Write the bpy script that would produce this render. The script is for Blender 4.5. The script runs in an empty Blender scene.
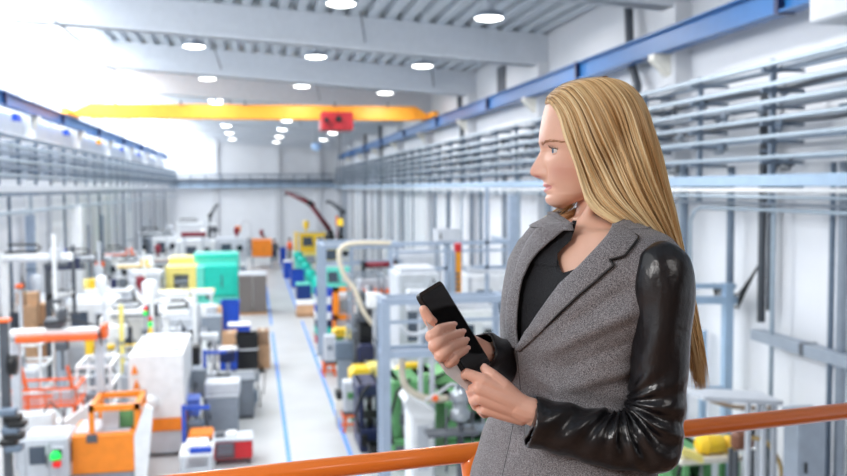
import bpy, math, random
import numpy as np
from mathutils import Vector, Matrix, noise
random.seed(7)
COL = bpy.context.scene.collection
W_, H_, F_ = 847, 476, 900.0
CZ = 5.5
# ------------------------------------------------------------------ camera
VPX, VPY, ROLL = (254-423.5)/F_, (238-186)/F_, -0.006
_x = VPX*math.cos(ROLL)+VPY*math.sin(ROLL); _y = -VPX*math.sin(ROLL)+VPY*math.cos(ROLL)
PH = math.atan(_y); PS = math.atan(-_x*math.cos(PH))
CF = Vector((math.sin(PS)*math.cos(PH), math.cos(PS)*math.cos(PH), -math.sin(PH)))
_R = Vector((math.cos(PS), -math.sin(PS), 0)); _U = Vector((math.sin(PS)*math.sin(PH), math.cos(PS)*math.sin(PH), math.cos(PH)))
CR = _R*math.cos(ROLL)+_U*math.sin(ROLL); CU = -_R*math.sin(ROLL)+_U*math.cos(ROLL)
CAM = Vector((0, 0, CZ))
cd = bpy.data.cameras.new('camera'); cam = bpy.data.objects.new('camera', cd); COL.objects.link(cam)
cam.matrix_world = Matrix(((CR.x, CU.x, -CF.x, 0), (CR.y, CU.y, -CF.y, 0), (CR.z, CU.z, -CF.z, CZ), (0, 0, 0, 1)))
cd.sensor_width = 36; cd.lens = 36*F_/W_; cd.clip_end = 300; cd.clip_start = .05
cd.dof.use_dof = True; cd.dof.focus_distance = 1.56; cd.dof.aperture_fstop = 4.4
bpy.context.scene.camera = cam
def ray(px, py): return CF + CR*((px-423.5)/F_) + CU*((238-py)/F_)
def atY(px, py, Y): d = ray(px, py); return CAM + d*(Y/d.y)
def atZ(px, py, Z=0): d = ray(px, py); return CAM + d*((Z-CZ)/d.z)
def atX(px, py, X): d = ray(px, py); return CAM + d*(X/d.x)
def proj(p):
    v = Vector(p)-CAM; z = v.dot(CF); return 423.5+F_*v.dot(CR)/z, 238-F_*v.dot(CU)/z
# ------------------------------------------------------------------ materials
MT = {}
def mat(name, col, rough=.5, metal=0, var=.06, scale=6, bump=0, bscale=60, emit=0, coat=0, spec=.5, alpha=None):
    if name in MT: return MT[name]
    m = bpy.data.materials.new(name); m.use_nodes = True; nt = m.node_tree; n = nt.nodes; l = nt.links
    b = n['Principled BSDF']; b.inputs['Roughness'].default_value = rough; b.inputs['Metallic'].default_value = metal
    b.inputs['Specular IOR Level'].default_value = spec
    c = [v/12.92 if v <= .04045 else ((v+.055)/1.055)**2.4 for v in col]
    tc = n.new('ShaderNodeTexCoord')
    if var:
        no = n.new('ShaderNodeTexNoise'); no.inputs['Scale'].default_value = scale; no.inputs['Detail'].default_value = 4
        l.new(tc.outputs['Object'], no.inputs['Vector'])
        r = n.new('ShaderNodeValToRGB'); r.color_ramp.elements[0].position = .3; r.color_ramp.elements[1].position = .7
        r.color_ramp.elements[0].color = [max(0, v*(1-var)) for v in c]+[1]; r.color_ramp.elements[1].color = [min(1, v*(1+var)) for v in c]+[1]
        l.new(no.outputs['Fac'], r.inputs['Fac']); l.new(r.outputs['Color'], b.inputs['Base Color'])
    else: b.inputs['Base Color'].default_value = c+[1]
    if bump:
        nb = n.new('ShaderNodeTexNoise'); nb.inputs['Scale'].default_value = bscale; nb.inputs['Detail'].default_value = 5
        l.new(tc.outputs['Object'], nb.inputs['Vector'])
        bp = n.new('ShaderNodeBump'); bp.inputs['Strength'].default_value = bump; bp.inputs['Distance'].default_value = .01
        l.new(nb.outputs['Fac'], bp.inputs['Height']); l.new(bp.outputs['Normal'], b.inputs['Normal'])
    if emit:
        b.inputs['Emission Color'].default_value = c+[1]; b.inputs['Emission Strength'].default_value = emit
    if coat: b.inputs['Coat Weight'].default_value = coat; b.inputs['Coat Roughness'].default_value = .08
    if alpha is not None: b.inputs['Alpha'].default_value = alpha
    MT[name] = m; return m
white = mat('white_paint', (.93, .94, .95), .45); wallm = mat('wall_paint', (.90, .91, .93), .8, var=.02, scale=1)
upwall = mat('upper_wall_paint', (.83, .84, .86), .8, var=.03, scale=1)
offw = mat('warm_white_paint', (.90, .89, .85), .5); lgrey = mat('light_grey_paint', (.78, .80, .83), .45)
grey = mat('grey_paint', (.56, .60, .65), .45); dgrey = mat('dark_grey_paint', (.33, .35, .38), .5)
taupe = mat('grey_cardboard', (.42, .40, .39), .7); black = mat('black_plastic', (.06, .065, .075), .4)
navy = mat('dark_blue_paint', (.10, .14, .30), .4); blue = mat('blue_plastic', (.08, .28, .72), .4)
bluepost = mat('blue_post_paint', (.12, .30, .72), .4); craneblue = mat('crane_rail_blue', (.12, .38, .62), .4)
orange = mat('orange_paint', (.97, .55, .12), .4); orange2 = mat('red_orange_paint', (.96, .42, .16), .4)
railor = mat('railing_orange', (1, .52, .18), .28, var=.03, coat=.5)
yellow = mat('yellow_paint', (.96, .80, .18), .45); cream = mat('cream_yellow_paint', (.96, .90, .52), .45)
craney = mat('crane_yellow', (.94, .62, .17), .45); teal = mat('teal_paint', (.10, .80, .72), .4); ltteal = mat('light_teal_paint', (.42, .87, .80), .4)
green = mat('green_paint', (.36, .60, .38), .45, var=.15); ltgreen = mat('light_green_paint', (.55, .78, .55), .5)
red = mat('red_paint', (.78, .12, .16), .4); dred = mat('dark_red_paint', (.50, .10, .18), .4)
card = mat('cardboard', (.80, .64, .50), .8, var=.1); beige = mat('beige_hose', (.86, .82, .74), .6)
steel = mat('steel', (.66, .68, .70), .3, .8); alum = mat('aluminium_profile', (.62, .68, .76), .4, .15); pipem = mat('galvanised_pipe', (.64, .70, .75), .35, .2)
rackd = mat('rack_dark_steel', (.44, .50, .57), .5, .2); chan = mat('blue_grey_channel', (.60, .70, .80), .45)
screen = mat('dark_screen', (.07, .09, .13), .15); winm = mat('smoked_window', (.30, .34, .40), .12, var=.02)
beamm = mat('beam_concrete', (.80, .82, .85), .7, var=.03); linem = mat('floor_line_blue', (.38, .60, .93), .6, var=.12)
amber = mat('amber_plastic', (.95, .62, .12), .4); greenl = mat('green_signal', (.10, .85, .35), .3, emit=.6); redl = mat('red_signal', (.9, .12, .12), .3, emit=.3)
lampm = mat('lamp_diffuser', (1, 1, .98), .5, var=0, emit=6); skin0 = mat('skin_far', (.85, .62, .52), .5)
deckm = mat('roof_deck', (.74, .77, .80), .55, var=.03)
# ------------------------------------------------------------------ mesh building
class MB:
    def __init__(s): s.v = []; s.f = []
    def add(s, vs, fs):
        o = len(s.v); s.v += [tuple(v) for v in vs]; s.f += [tuple(i+o for i in f) for f in fs]; return s
    def box(s, x0, x1, y0, y1, z0, z1, c=.0):
        if x0 > x1: x0, x1 = x1, x0
        if y0 > y1: y0, y1 = y1, y0
        if z0 > z1: z0, z1 = z1, z0
        c = min(c, (x1-x0)*.3, (y1-y0)*.3, (z1-z0)*.3)
        if c <= 0:
            return s.add([(x, y, z) for z in (z0, z1) for y in (y0, y1) for x in (x0, x1)], [(0, 2, 3, 1), (4, 5, 7, 6), (0, 1, 5, 4), (2, 6, 7, 3), (0, 4, 6, 2), (1, 3, 7, 5)])
        pts = []
        for z in (z0, z1):
            for y in (y0, y1):
                for x in (x0, x1):
                    sx = c if x == x0 else -c; sy = c if y == y0 else -c; sz = c if z == z0 else -c
                    pts += [(x, y+sy, z+sz), (x+sx, y, z+sz), (x+sx, y+sy, z)]
        import itertools
        f = []
        idx = lambda i, a: i*3+a
        f += [(idx(0, 2), idx(2, 2), idx(3, 2), idx(1, 2)), (idx(4, 2), idx(5, 2), idx(7, 2), idx(6, 2)),
              (idx(0, 1), idx(1, 1), idx(5, 1), idx(4, 1)), (idx(2, 1), idx(6, 1), idx(7, 1), idx(3, 1)),
              (idx(0, 0), idx(4, 0), idx(6, 0), idx(2, 0)), (idx(1, 0), idx(3, 0), idx(7, 0), idx(5, 0))]
        for a, b_ in ((0, 1), (2, 3), (4, 5), (6, 7)): f.append((idx(a, 1), idx(a, 2), idx(b_, 2), idx(b_, 1)))
        for a, b_ in ((0, 2), (1, 3), (4, 6), (5, 7)): f.append((idx(a, 0), idx(a, 2), idx(b_, 2), idx(b_, 0)))
        for a, b_ in ((0, 4), (1, 5), (2, 6), (3, 7)): f.append((idx(a, 0), idx(a, 1), idx(b_, 1), idx(b_, 0)))
        for i in range(8): f.append((idx(i, 0), idx(i, 1), idx(i, 2)))
        return s.add(pts, f)
    def tube(s, pts, r, n=10, close=True):
        pts = [Vector(p) for p in pts]; k = len(pts); rs = r if isinstance(r, (list, tuple)) else [r]*k
        vs = []; prev = None
        for i, p in enumerate(pts):
            t = (pts[min(i+1, k-1)]-pts[max(i-1, 0)]).normalized()
            if prev is None: a = t.orthogonal().normalized()
            else: a = (prev-t*prev.dot(t)).normalized()
            prev = a; b = t.cross(a)
            vs += [p+(a*math.cos(2*math.pi*j/n)+b*math.sin(2*math.pi*j/n))*rs[i] for j in range(n)]
        fs = [(i*n+j, i*n+(j+1) % n, (i+1)*n+(j+1) % n, (i+1)*n+j) for i in range(k-1) for j in range(n)]
        if close: fs += [tuple(range(n-1, -1, -1)), tuple((k-1)*n+j for j in range(n))]
        return s.add(vs, fs)
    def bar(s, p0, p1, w, h=None, up=(0, 0, 1)):
        h = h or w; p0 = Vector(p0); p1 = Vector(p1); t = (p1-p0).normalized(); u = Vector(up)
        if abs(t.dot(u)) > .95: u = Vector((0, 1, 0))
        a = t.cross(u).normalized(); b = a.cross(t).normalized()
        vs = [p+a*(i*w/2)+b*(j*h/2) for p in (p0, p1) for j in (-1, 1) for i in (-1, 1)]
        return s.add(vs, [(0, 2, 3, 1), (4, 5, 7, 6), (0, 1, 5, 4), (2, 6, 7, 3), (0, 4, 6, 2), (1, 3, 7, 5)])
    def lathe(s, c, prof, n=20, axis=(0, 0, 1)):
        t = Vector(axis).normalized(); a = t.orthogonal().normalized(); b = t.cross(a); c = Vector(c)
        vs = [c+t*z+(a*math.cos(2*math.pi*j/n)+b*math.sin(2*math.pi*j/n))*max(r, 1e-4) for r, z in prof for j in range(n)]
        k = len(prof)
        fs = [(i*n+j, i*n+(j+1) % n, (i+1)*n+(j+1) % n, (i+1)*n+j) for i in range(k-1) for j in range(n)]
        fs += [tuple(range(n-1, -1, -1)), tuple((k-1)*n+j for j in range(n))]
        return s.add(vs, fs)
    def cyl(s, p0, p1, r, n=14): return s.tube([p0, p1], r, n)
    def prism(s, poly, d):
        k = len(poly); d = Vector(d); p = [Vector(q) for q in poly]
        return s.add(p+[q+d for q in p], [tuple(range(k-1, -1, -1)), tuple(range(k, 2*k))]+[(i, (i+1) % k, (i+1) % k+k, i+k) for i in range(k)])
def mesh_obj(name, v, f, m, smooth=False):
    me = bpy.data.meshes.new(name); me.from_pydata([tuple(p) for p in v], [], f); me.update()
    if m: me.materials.append(m)
    if smooth: me.shade_smooth()
    o = bpy.data.objects.new(name, me); COL.objects.link(o)
    return o
def tag(o, label, cat, group=None):
    o['label'] = label; o['category'] = cat
    if group: o['group'] = group
    return o
def thing(name, label, cat, loc=(0, 0, 0), group=None):
    o = bpy.data.objects.new(name, None); COL.objects.link(o); o.location = loc; o.empty_display_size = .2
    return tag(o, label, cat, group)
def top(o):
    while o.parent: o = o.parent
    return o
def part(root, name, mb, m, smooth=None, label=None):
    off = top(root).location
    if smooth is None: smooth = False
    o = mesh_obj(name, [Vector(p)-off for p in mb.v], mb.f, m, smooth); o.parent = root
    if label: o['label'] = label
    return o
def single(name, mb, m, label, cat, group=None, smooth=False):
    return tag(mesh_obj(name, mb.v, mb.f, m, smooth), label, cat, group)
def struct(name, mb, m, smooth=False):
    o = mesh_obj(name, mb.v, mb.f, m, smooth); o['kind'] = 'structure'; return o
def copy_tree(o, parent=None):
    c = o.copy(); COL.objects.link(c); c.parent = parent
    for ch in list(o.children): copy_tree(ch, c)
    return c
def PX(px0, px1, py0, py1, Y, D):
    a = atY(px0, py1, Y); b = atY(px1, py0, Y); z0 = a.z
    if z0 < .25: z0 = 0
    return a.x, b.x, Y, Y+D, z0, b.z
WORLD, SKYP, WINP, LAMPP, EXPO, ADDEDP = 1.5, 950, 600, 105, 0.38, 140
# ================================================================== the hall
XL, XR, YF, XRA = -7.35, 7.85, 79.6, 6.9
BAY = 8.0; D0 = 19.6
SL = .065
def hb(X): return CZ+3.73-SL*X       # beam underside
def hd(X): return CZ+4.58-SL*X       # deck underside
def floor_material():
    m = mat('floor_concrete', (.75, .76, .77), .35, var=.07, scale=.8, bump=.02, bscale=8); return m
struct('floor', MB().box(XL-.2, XR+.2, 1.4, YF+.3, -.2, 0), floor_material())
for i, (x, y0, y1) in enumerate(((.62, 10, 34.5), (.62, 36.5, 60), (1.88, 10, 37.2), (1.84, 40.5, 66))):
    o = single('floor_marking', MB().box(x-.045, x+.045, y0, y1, .001, .004), linem,
        ['blue painted floor line on the near left edge of the aisle', 'blue painted floor line along the grey pallet stack in the distance',
         'blue painted floor line on the right edge of the aisle, nearer length', 'blue painted floor line on the right edge of aisle beside blue crates'][i], 'floor marking')
# walls
struct('wall_right', MB().box(XR, XR+.3, -4, YF+.3, 0, 8.2), wallm)
struct('wall_right_upper', MB().box(XR, XR+.3, -4, YF+.3, 8.2, 10.6), upwall)
struct('wall_far', MB().box(XL-.3, XR+.3, YF, YF+.3, 0, CZ+1.0), wallm)
struct('wall_far_upper', MB().box(XL-.3, XR+.3, YF, YF+.3, CZ+1.0, 10.9), upwall)
struct('wall_left', MB().box(XL-.3, XL, -4, YF+.3, 0, CZ+2.3), wallm)
# left wall piers between the clerestory windows + header
for k in range(11):
    y = 3.6+BAY*k
    struct('wall_left_pier', MB().box(XL-.3, XL, y-.25, y+.25, CZ+2.3, CZ+5.2), white)
struct('wall_left_header', MB().box(XL-.3, XL, -4, YF+.3, CZ+4.5, CZ+5.4), white)
mf = mat('window_frame_white', (.92, .93, .95), .4)
glass = bpy.data.materials.new('window_glass'); glass.use_nodes = True
_n = glass.node_tree.nodes; _n.clear(); _o = _n.new('ShaderNodeOutputMaterial'); _t = _n.new('ShaderNodeBsdfTransparent'); _g = _n.new('ShaderNodeBsdfGlossy'); _g.inputs['Roughness'].default_value = .05
_mx = _n.new('ShaderNodeMixShader'); _mx.inputs[0].default_value = .05; glass.node_tree.links.new(_t.outputs[0], _mx.inputs[1]); glass.node_tree.links.new(_g.outputs[0], _mx.inputs[2]); glass.node_tree.links.new(_mx.outputs[0], _o.inputs[0])
nwin = 0
for k in range(10):
    y = 3.6+BAY*k+.25; y1 = y+BAY-.5; nwin += 1
    if y1 > YF: y1 = YF
    w = MB()
    for j in range(5):
        yy = y+(y1-y)*j/4; w.box(XL-.2, XL-.12, yy-.04, yy+.04, CZ+2.3, CZ+4.5)
    w.box(XL-.2, XL-.12, y, y1, CZ+2.3, CZ+2.4); w.box(XL-.2, XL-.12, y, y1, CZ+4.4, CZ+4.5)
    o = struct('window_%d' % nwin, w, mf)
    g = mesh_obj('window_pane', *(lambda q: (q.v, q.f))(MB().box(XL-.165, XL-.155, y, y1, CZ+2.35, CZ+4.45)), glass); g.parent = o
# roof deck, corrugated, with a skylight strip on the left
def deck(x0, x1):
    w = MB(); vs = []; per = .42; n = int((YF+.3+4)/per)
    # ridges run along the hall: corrugation profile across X
    k = int((x1-x0)/.44); st = (x1-x0)/k; prof = []
    for i in range(k):
        a = x0+i*st
        prof += [(a, 0), (a+st*.45, 0), (a+st*.55, .16), (a+st*.9, .16)]
    prof.append((x1, 0))
    v = [(x, y, hd(x)+z) for y in (-4, YF+.3) for x, z in prof]+[(x, y, hd(x)+z+.03) for y in (-4, YF+.3) for x, z in prof]
    m = len(prof)
    f = [(i, i+1, m+i+1, m+i) for i in range(m-1)]+[(2*m+i, 3*m+i, 3*m+i+1, 2*m+i+1) for i in range(m-1)]
    w.add(v, f); return w
XS = -4.7
struct('ceiling', deck(XS, XR+.1), deckm)
struct('ceiling_left_edge', MB().box(XL-.2, XL+.25, -4, YF+.3, CZ+4.95, CZ+5.1), white)
nb = 0
for k in range(10):
    y = 7.6+BAY*k-.0
    w = MB(); b0 = XL-.1; b1 = XR
    w.prism([(b0, y-.2, hb(b0)), (b1, y-.2, hb(b1)), (b1, y-.2, hd(b1)), (b0, y-.2, hd(b0))], (0, .4, 0))
    w.prism([(b0, y-.26, hb(b0)), (b1, y-.26, hb(b1)), (b1, y-.26, hb(b1)+.1), (b0, y-.26, hb(b0)+.1)], (0, .52, 0))
    struct('trim_%d' % (k+1), w, beamm)
    # skylight glazing between beams
    ya, yb = y+.2, y+BAY-.2
    nwin += 1; w = MB()
    for j in range(7):
        yy = ya+(yb-ya)*j/6; w.prism([(XL+.2, yy-.03, hd(XL+.2)), (XS, yy-.03, hd(XS)), (XS, yy-.03, hd(XS)+.07), (XL+.2, yy-.03, hd(XL+.2)+.07)], (0, .06, 0))
    o = struct('window_%d' % nwin, w, mf)
    q = MB().add([(XL+.2, ya, hd(XL+.2)+.09), (XS, ya, hd(XS)+.09), (XS, yb, hd(XS)+.09), (XL+.2, yb, hd(XL+.2)+.09)], [(0, 1, 2, 3)])
    g = mesh_obj('window_pane', q.v, q.f, glass); g.parent = o
# right wall columns
for k in range(10):
    y = 7.6+BAY*k
    struct('wall_right_pier', MB().box(XR-.32, XR, y-.3, y+.3, 0, hb(XR)+.1), upwall if k < 99 else wallm)
for k in range(10):
    y = 7.6+BAY*k
    struct('wall_left_column', MB().box(XL, XL+.28, y-.25, y+.25, 0, CZ+3.6, .02), white)
for x in (-3.2, 2.05, 5.6):
    struct('wall_far_pier', MB().box(x-.22, x+.22, YF-.3, YF, 0, hd(x)-.1), upwall)
# gallery where the woman stands
def railpt(px, d):
    py = 461-.109*(px-390); q = ray(px, py); return CAM+q*d
r1 = railpt(390, 1.95); r2 = railpt(847, 2.36)
rz = (r1.z+r2.z)/2; r1.z = rz; r2.z = rz
rd = (r2-r1).normalized(); RN = Vector((-rd.y, rd.x, 0))
GZ = 3.97
e0 = r1-rd*4.2; e1 = r2+rd*3.6
gal = MB()
e0.x = max(e0.x, XL+.1) ; 
edge0 = e0+RN*.12; edge1 = e1+RN*.12
gal.prism([(edge0.x, edge0.y, GZ-.25), (edge1.x, edge1.y, GZ-.25), (edge1.x, -3, GZ-.25), (edge0.x, -3, GZ-.25)], (0, 0, .25))
struct('wall_back_light_block', MB().box(-7.3, 7.8, -3.2, -3.0, GZ, 6.8), mat('light_block_wall', (.50, .43, .38), .8))  # unseen dark wall, added to cut the light from behind the camera
struct('ceiling_light_block', MB().box(-7.3, 7.8, -3.2, .35, 6.75, 6.9), mat('light_block_ceiling', (.62, .56, .52), .8))  # unseen ceiling, added to keep light off the camera side
struct('floor_gallery', gal, mat('gallery_floor', (.55, .42, .34), .5, var=.06))
rt = thing('guard_railing', 'orange tubular steel guard railing along the gallery edge behind the woman', 'railing', (r1.x, r1.y, GZ))
part(rt, 'top_rail', MB().tube([e0, e1], .0215, 24), railor, True)
for h in (.38, .66):
    part(rt, 'lower_rail', MB().tube([(e0.x, e0.y, rz-h), (e1.x, e1.y, rz-h)], .014, 14), railor, True)
pp = min((r1+rd*(k*.002) for k in range(600)), key=lambda q: abs(proj(q)[0]-472))
for dd in (-2.6, -1.3, 0, 1.3, 2.6, 3.9):
    q = pp+rd*dd
    if (q-e0).dot(rd) < 0 or (q-e1).dot(rd) > 0: continue
    w = MB().tube([(q.x, q.y, GZ), (q.x, q.y, GZ+.01), (q.x, q.y, rz-.06), (q.x, q.y, rz-.025), (q.x, q.y, rz)], [.021, .021, .021, .026, .0225], 20)
    w.cyl((q.x, q.y, GZ), (q.x, q.y, GZ+.012), .05)
    part(rt, 'post', w, railor, True)
# ---- crane
lab_o = ['first', 'second', 'third', 'fourth', 'fifth', 'sixth', 'seventh', 'eighth', 'ninth', 'tenth', 'eleventh', 'twelfth', 'thirteenth', 'fourteenth', 'fifteenth', 'sixteenth']
def rail(x, sgn, label):
    t = thing('crane_runway_rail', label, 'crane rail', (x, 2, CZ+2.4))
    w = MB(); w.box(x-.13, x+.13, 2, YF-1.2, CZ+2.40, CZ+2.43); w.box(x-.13, x+.13, 2, YF-1.2, CZ+2.77, CZ+2.80); w.box(x-.03, x+.03, 2, YF-1.2, CZ+2.43, CZ+2.77)
    part(t, 'girder', w, craneblue)
    part(t, 'rail_head', MB().box(x-.03, x+.03, 2, YF-1.2, CZ+2.80, CZ+2.84), dgrey)
    for k in range(9):
        y = 11.6+BAY*k; part(t, 'splice_plate', MB().box(x-.14, x+.14, y-.05, y+.05, CZ+2.38, CZ+2.82), navy)
    for k in range(10):
        y = 7.6+BAY*k; xx = XR if sgn > 0 else XL
        if y > YF-1.2: continue
        part(t, 'bracket', MB().prism([(x-sgn*.14, y-.13, CZ+2.40), (xx-sgn*.32, y-.13, CZ+2.40), (xx-sgn*.32, y-.13, CZ+2.0), (x-sgn*.14, y-.13, CZ+2.3)], (0, .26, 0)), offw)
rail(7.35, 1, 'blue crane runway rail carried on brackets along the right wall')
rail(-7.0, -1, 'blue crane runway rail running along the bright left windows')
yc = 37.5
t = thing('overhead_crane', 'yellow overhead crane girder spanning the hall with red hoist', 'overhead crane', (0, yc, CZ+2.84))
a = atY(90, 112, yc).x; b = atY(415, 112, yc).x
part(t, 'girder', MB().box(a, b, yc-.25, yc+.25, CZ+2.78, CZ+3.36, .03), craney)
part(t, 'girder_end', MB().prism([(a, yc-.2, CZ+3.34), (-6.85, yc-.2, CZ+3.06), (-6.85, yc-.2, CZ+2.86), (a, yc-.2, CZ+2.80)], (0, .4, 0)), craney)
part(t, 'girder_end', MB().prism([(b, yc-.2, CZ+3.34), (b, yc-.2, CZ+2.80), (7.2, yc-.2, CZ+2.86), (7.2, yc-.2, CZ+3.06)], (0, .4, 0)), craney)
for x in (-7.0, 7.35): part(t, 'end_carriage', MB().box(x-.12, x+.12, yc-1.3, yc+1.3, CZ+2.86, CZ+3.08, .02), craney)
for x in (a+1, a+3.5, a+6, b-3.4, b-1.2): part(t, 'festoon_bracket', MB().box(x-.03, x+.03, yc-.4, yc-.25, CZ+3.3, CZ+3.5), dgrey)
bx = PX(321, 353, 112, 130, yc-.7, .7)
hz = part(t, 'hoist_trolley', MB().box(bx[0], bx[1], yc-.75, yc+.5, bx[4], bx[5], .04), mat('hoist_red', (.62, .12, .16), .4))
part(hz, 'hoist_motor', MB().cyl(((bx[0]+bx[1])/2+.05, yc-.95, bx[5]-.3), ((bx[0]+bx[1])/2+.05, yc-.7, bx[5]-.3), .13).cyl((bx[0]+.2, yc-.95, bx[5]-.35), (bx[0]+.2, yc-.7, bx[5]-.35), .1), black)
part(hz, 'hoist_rope', MB().cyl((bx[1]-.45, yc, bx[4]), (bx[1]-.45, yc, 4.2), .02).cyl((bx[1]-.55, yc, bx[4]), (bx[1]-.55, yc, 4.2), .02), dgrey)
part(hz, 'hook_block', MB().box(bx[1]-.62, bx[1]-.38, yc-.08, yc+.08, 3.9, 4.2, .03), yellow)
# ---- high-bay lamps
XC = [(-5.6, 'row by the skylights'), (-1.65, 'row left of the aisle'), (1.92, 'row over the aisle'), (5.2, 'row nearest the right wall')]
proto = None
for ci, (x, lb) in enumerate(XC):
    for k in range(-1, 8):
        y = D0+BAY*k; z = CZ+4.07-SL*x-(.17 if k > 2 else 0)
        if k == -1: continue
        label = 'round lit high-bay lamp, %s from gallery in %s' % (lab_o[k], lb)
        if proto is None:
            proto = thing('high_bay_lamp', label, 'lamp', (x, y, z), 'high-bay lamps under the roof')
            part(proto, 'lamp_shade', MB().lathe((x, y, z), [(.30, .0), (.335, -.0), (.335, .03), (.30, .12), (.2, .15), (.14, .16)], 24), grey, True)
            part(proto, 'diffuser', MB().lathe((x, y, z), [(.001, -.045), (.2, -.04), (.3, -.012), (.325, .012), (.30, .02)], 24), lampm, True)
            part(proto, 'ballast', MB().lathe((x, y, z), [(.11, .15), (.12, .17), (.12, .34), (.03, .37)], 16), lgrey, True)
            part(proto, 'stem', MB().cyl((x, y, z+.36), (x, y, z+.56), .015), grey)
            o = proto
        else:
            o = copy_tree(proto); o.location = (x, y, z); o['label'] = label
# ---- bare conduit pipes and details on ceiling
def along(name, label, x, z, r, m, cat='pipe', y0=3, y1=None, n=10, group=None):
    return single(name, MB().cyl((x, y0, z), (x, y1 or YF-.4, z), r, n), m, label, cat, group, True)
along('ceiling_conduit', 'thin grey conduit running under the beams beside the skylights', XS+.15, hb(XS)-.05, .03, grey)
for k in range(6):
    y = 15.6+BAY*k
    for j, x in enumerate((-1.0, 2.9, 6.3)):
        if (k+j) % 2 and k: continue
        z = hd(x)-.02
        single('cable_drop', MB().tube([(x-.2, y-.9, hd(x)), (x-.1, y-.6, z-.3), (x, y-.24, z-.62)], .018, 6), dgrey,
               'short grey cable from roof deck to %s beam %s' % (lab_o[k], ['near the left row of lamps', 'over the aisle', 'near the right wall'][j]), 'cable')
# ---- pipe racks, right wall
zz = [(1.64, .034, pipem, 0), (1.36, .032, pipem, 0), (1.13, .030, pipem, 0), (.90, .026, pipem, .0), (.66, .026, pipem, 0), (.38, .024, pipem, 0)]
for i, (h, r, m, dx) in enumerate(zz):
    single('wall_pipe', MB().box(XRA-.03, XRA+.05, 3, YF-.6, CZ+h-r, CZ+h+r, .012), m,
           'pale steel rail along the right wall rack, %s from the top' % lab_o[i], 'pipe', 'pipe runs on the right wall rack')
    single('rack_shelf_rail', MB().box(XRA+.52, XRA+.58, 3, YF-.6, CZ+h-.03, CZ+h+.02), rackd,
           'dark steel rail behind pale rail on the right wall rack, %s from the top' % lab_o[i], 'pipe', 'rear rails of the right wall rack')
    if i < 4:
        single('cable_bundle', MB().tube([(XRA+.3+.05*math.sin(y*.9+i), y, CZ+h-.02-.03*math.sin(y*1.7+i)) for y in np.arange(3, YF-1, .8)], .035, 6), dgrey if i % 2 else grey,
           'grey cable bundle lying on the right wall rack, %s from the top' % lab_o[i], 'cable', 'cable bundles on the right wall rack', True)
single('cable_channel', MB().box(XRA-.05, XRA+.02, 3, YF-.6, CZ-.02, CZ+.14, .008), chan, 'wide blue-grey channel at the foot of the right wall pipe rack', 'cable channel')
for z, r, lb in ((-.075, .030, 'white pipe directly under the blue-grey channel on right wall'), (-.165, .022, 'thin grey pipe below the white pipe on the right wall')):
    along('wall_pipe', lb, XRA-.05, CZ+z, r, white if r > .025 else pipem)
single('wall_pipe', MB().tube([(XRA+.40, 14.2, 3.6), (XRA+.40, 14.2, CZ-.6), (XRA+.40, 14.05, CZ-.42), (XRA+.40, 13.8, CZ-.36), (XRA+.40, 4, CZ-.36)], .03, 10), pipem,
       'galvanised pipe with bent end low on right wall beside the blonde hair', 'pipe', None, True)
single('wall_pipe', MB().tube([(XRA+.46, 15.3, 3.4), (XRA+.46, 15.3, CZ-.5), (XRA+.46, 15.1, CZ-.33), (XRA+.46, 14.9, CZ-.28), (XRA+.46, 4, CZ-.28)], .022, 10), grey,
       'thin grey pipe bending up behind the galvanised pipe on right wall', 'pipe', None, True)
br = None
for k in range(36):
    y = 5.2+2.05*k
    if y > YF-1: break
    if br is None:
        br = thing('rack_bracket', '', 'rack bracket', (XRA, y, CZ-.2), 'brackets of the right wall pipe rack')
        part(br, 'upright', MB().box(XRA+.10, XRA+.17, y-.035, y+.035, CZ-.25, CZ+1.72), rackd)
        for h, r, m, dx in zz: part(br, 'arm', MB().box(XRA-.04, XR-.34, y-.025, y+.025, CZ+h-.09, CZ+h-.045), rackd)
        part(br, 'arm', MB().box(XRA-.03, XR-.34, y-.03, y+.03, CZ-.06, CZ-.02), rackd)
        o = br
    else: o = copy_tree(br); o.location = (XRA, y, CZ-.2)
    o['label'] = 'dark steel bracket of the right wall pipe rack, %s' % (('number %s counted from the gallery' % lab_o[k]) if k < 16 else 'small and far down the hall')
rv = None
random.seed(3)
vs = []
for k in range(10):
    y = 7.6+BAY*k
    for dy, r, mm in ((-.9, .05, 0), (-.55, .03, 1), (1.2, .045, 1), (2.9, .07, 2), (3.2, .04, 0), (4.6, .035, 1), (5.9, .06, 0)):
        vs.append((y+dy+random.uniform(-.2, .2), r, (rackd, pipem, grey)[mm], k))
tone = {id(rackd): 'dark steel', id(pipem): 'pale galvanised', id(grey): 'grey'}
cnt = {}
for y, r, mm, k in vs:
    if y > YF-1 or y < 10.5 or (k > 1 and int(y*10) % 3 == 0): continue
    c = cnt.get((k, id(mm)), 0); cnt[(k, id(mm))] = c+1
    x = XR-.1-r-random.uniform(0, .25)
    w = MB().tube([(x, y, 0), (x, y, CZ-.1+random.uniform(-.05, .1)), (x, y, CZ+.3)], r, 10)
    single('drop_pipe', w, mm, '%s drop pipe down the right wall, %s of its kind in the %s bay' % (tone[id(mm)], lab_o[c], lab_o[k]), 'pipe', 'drop pipes on the right wall', True)
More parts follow.
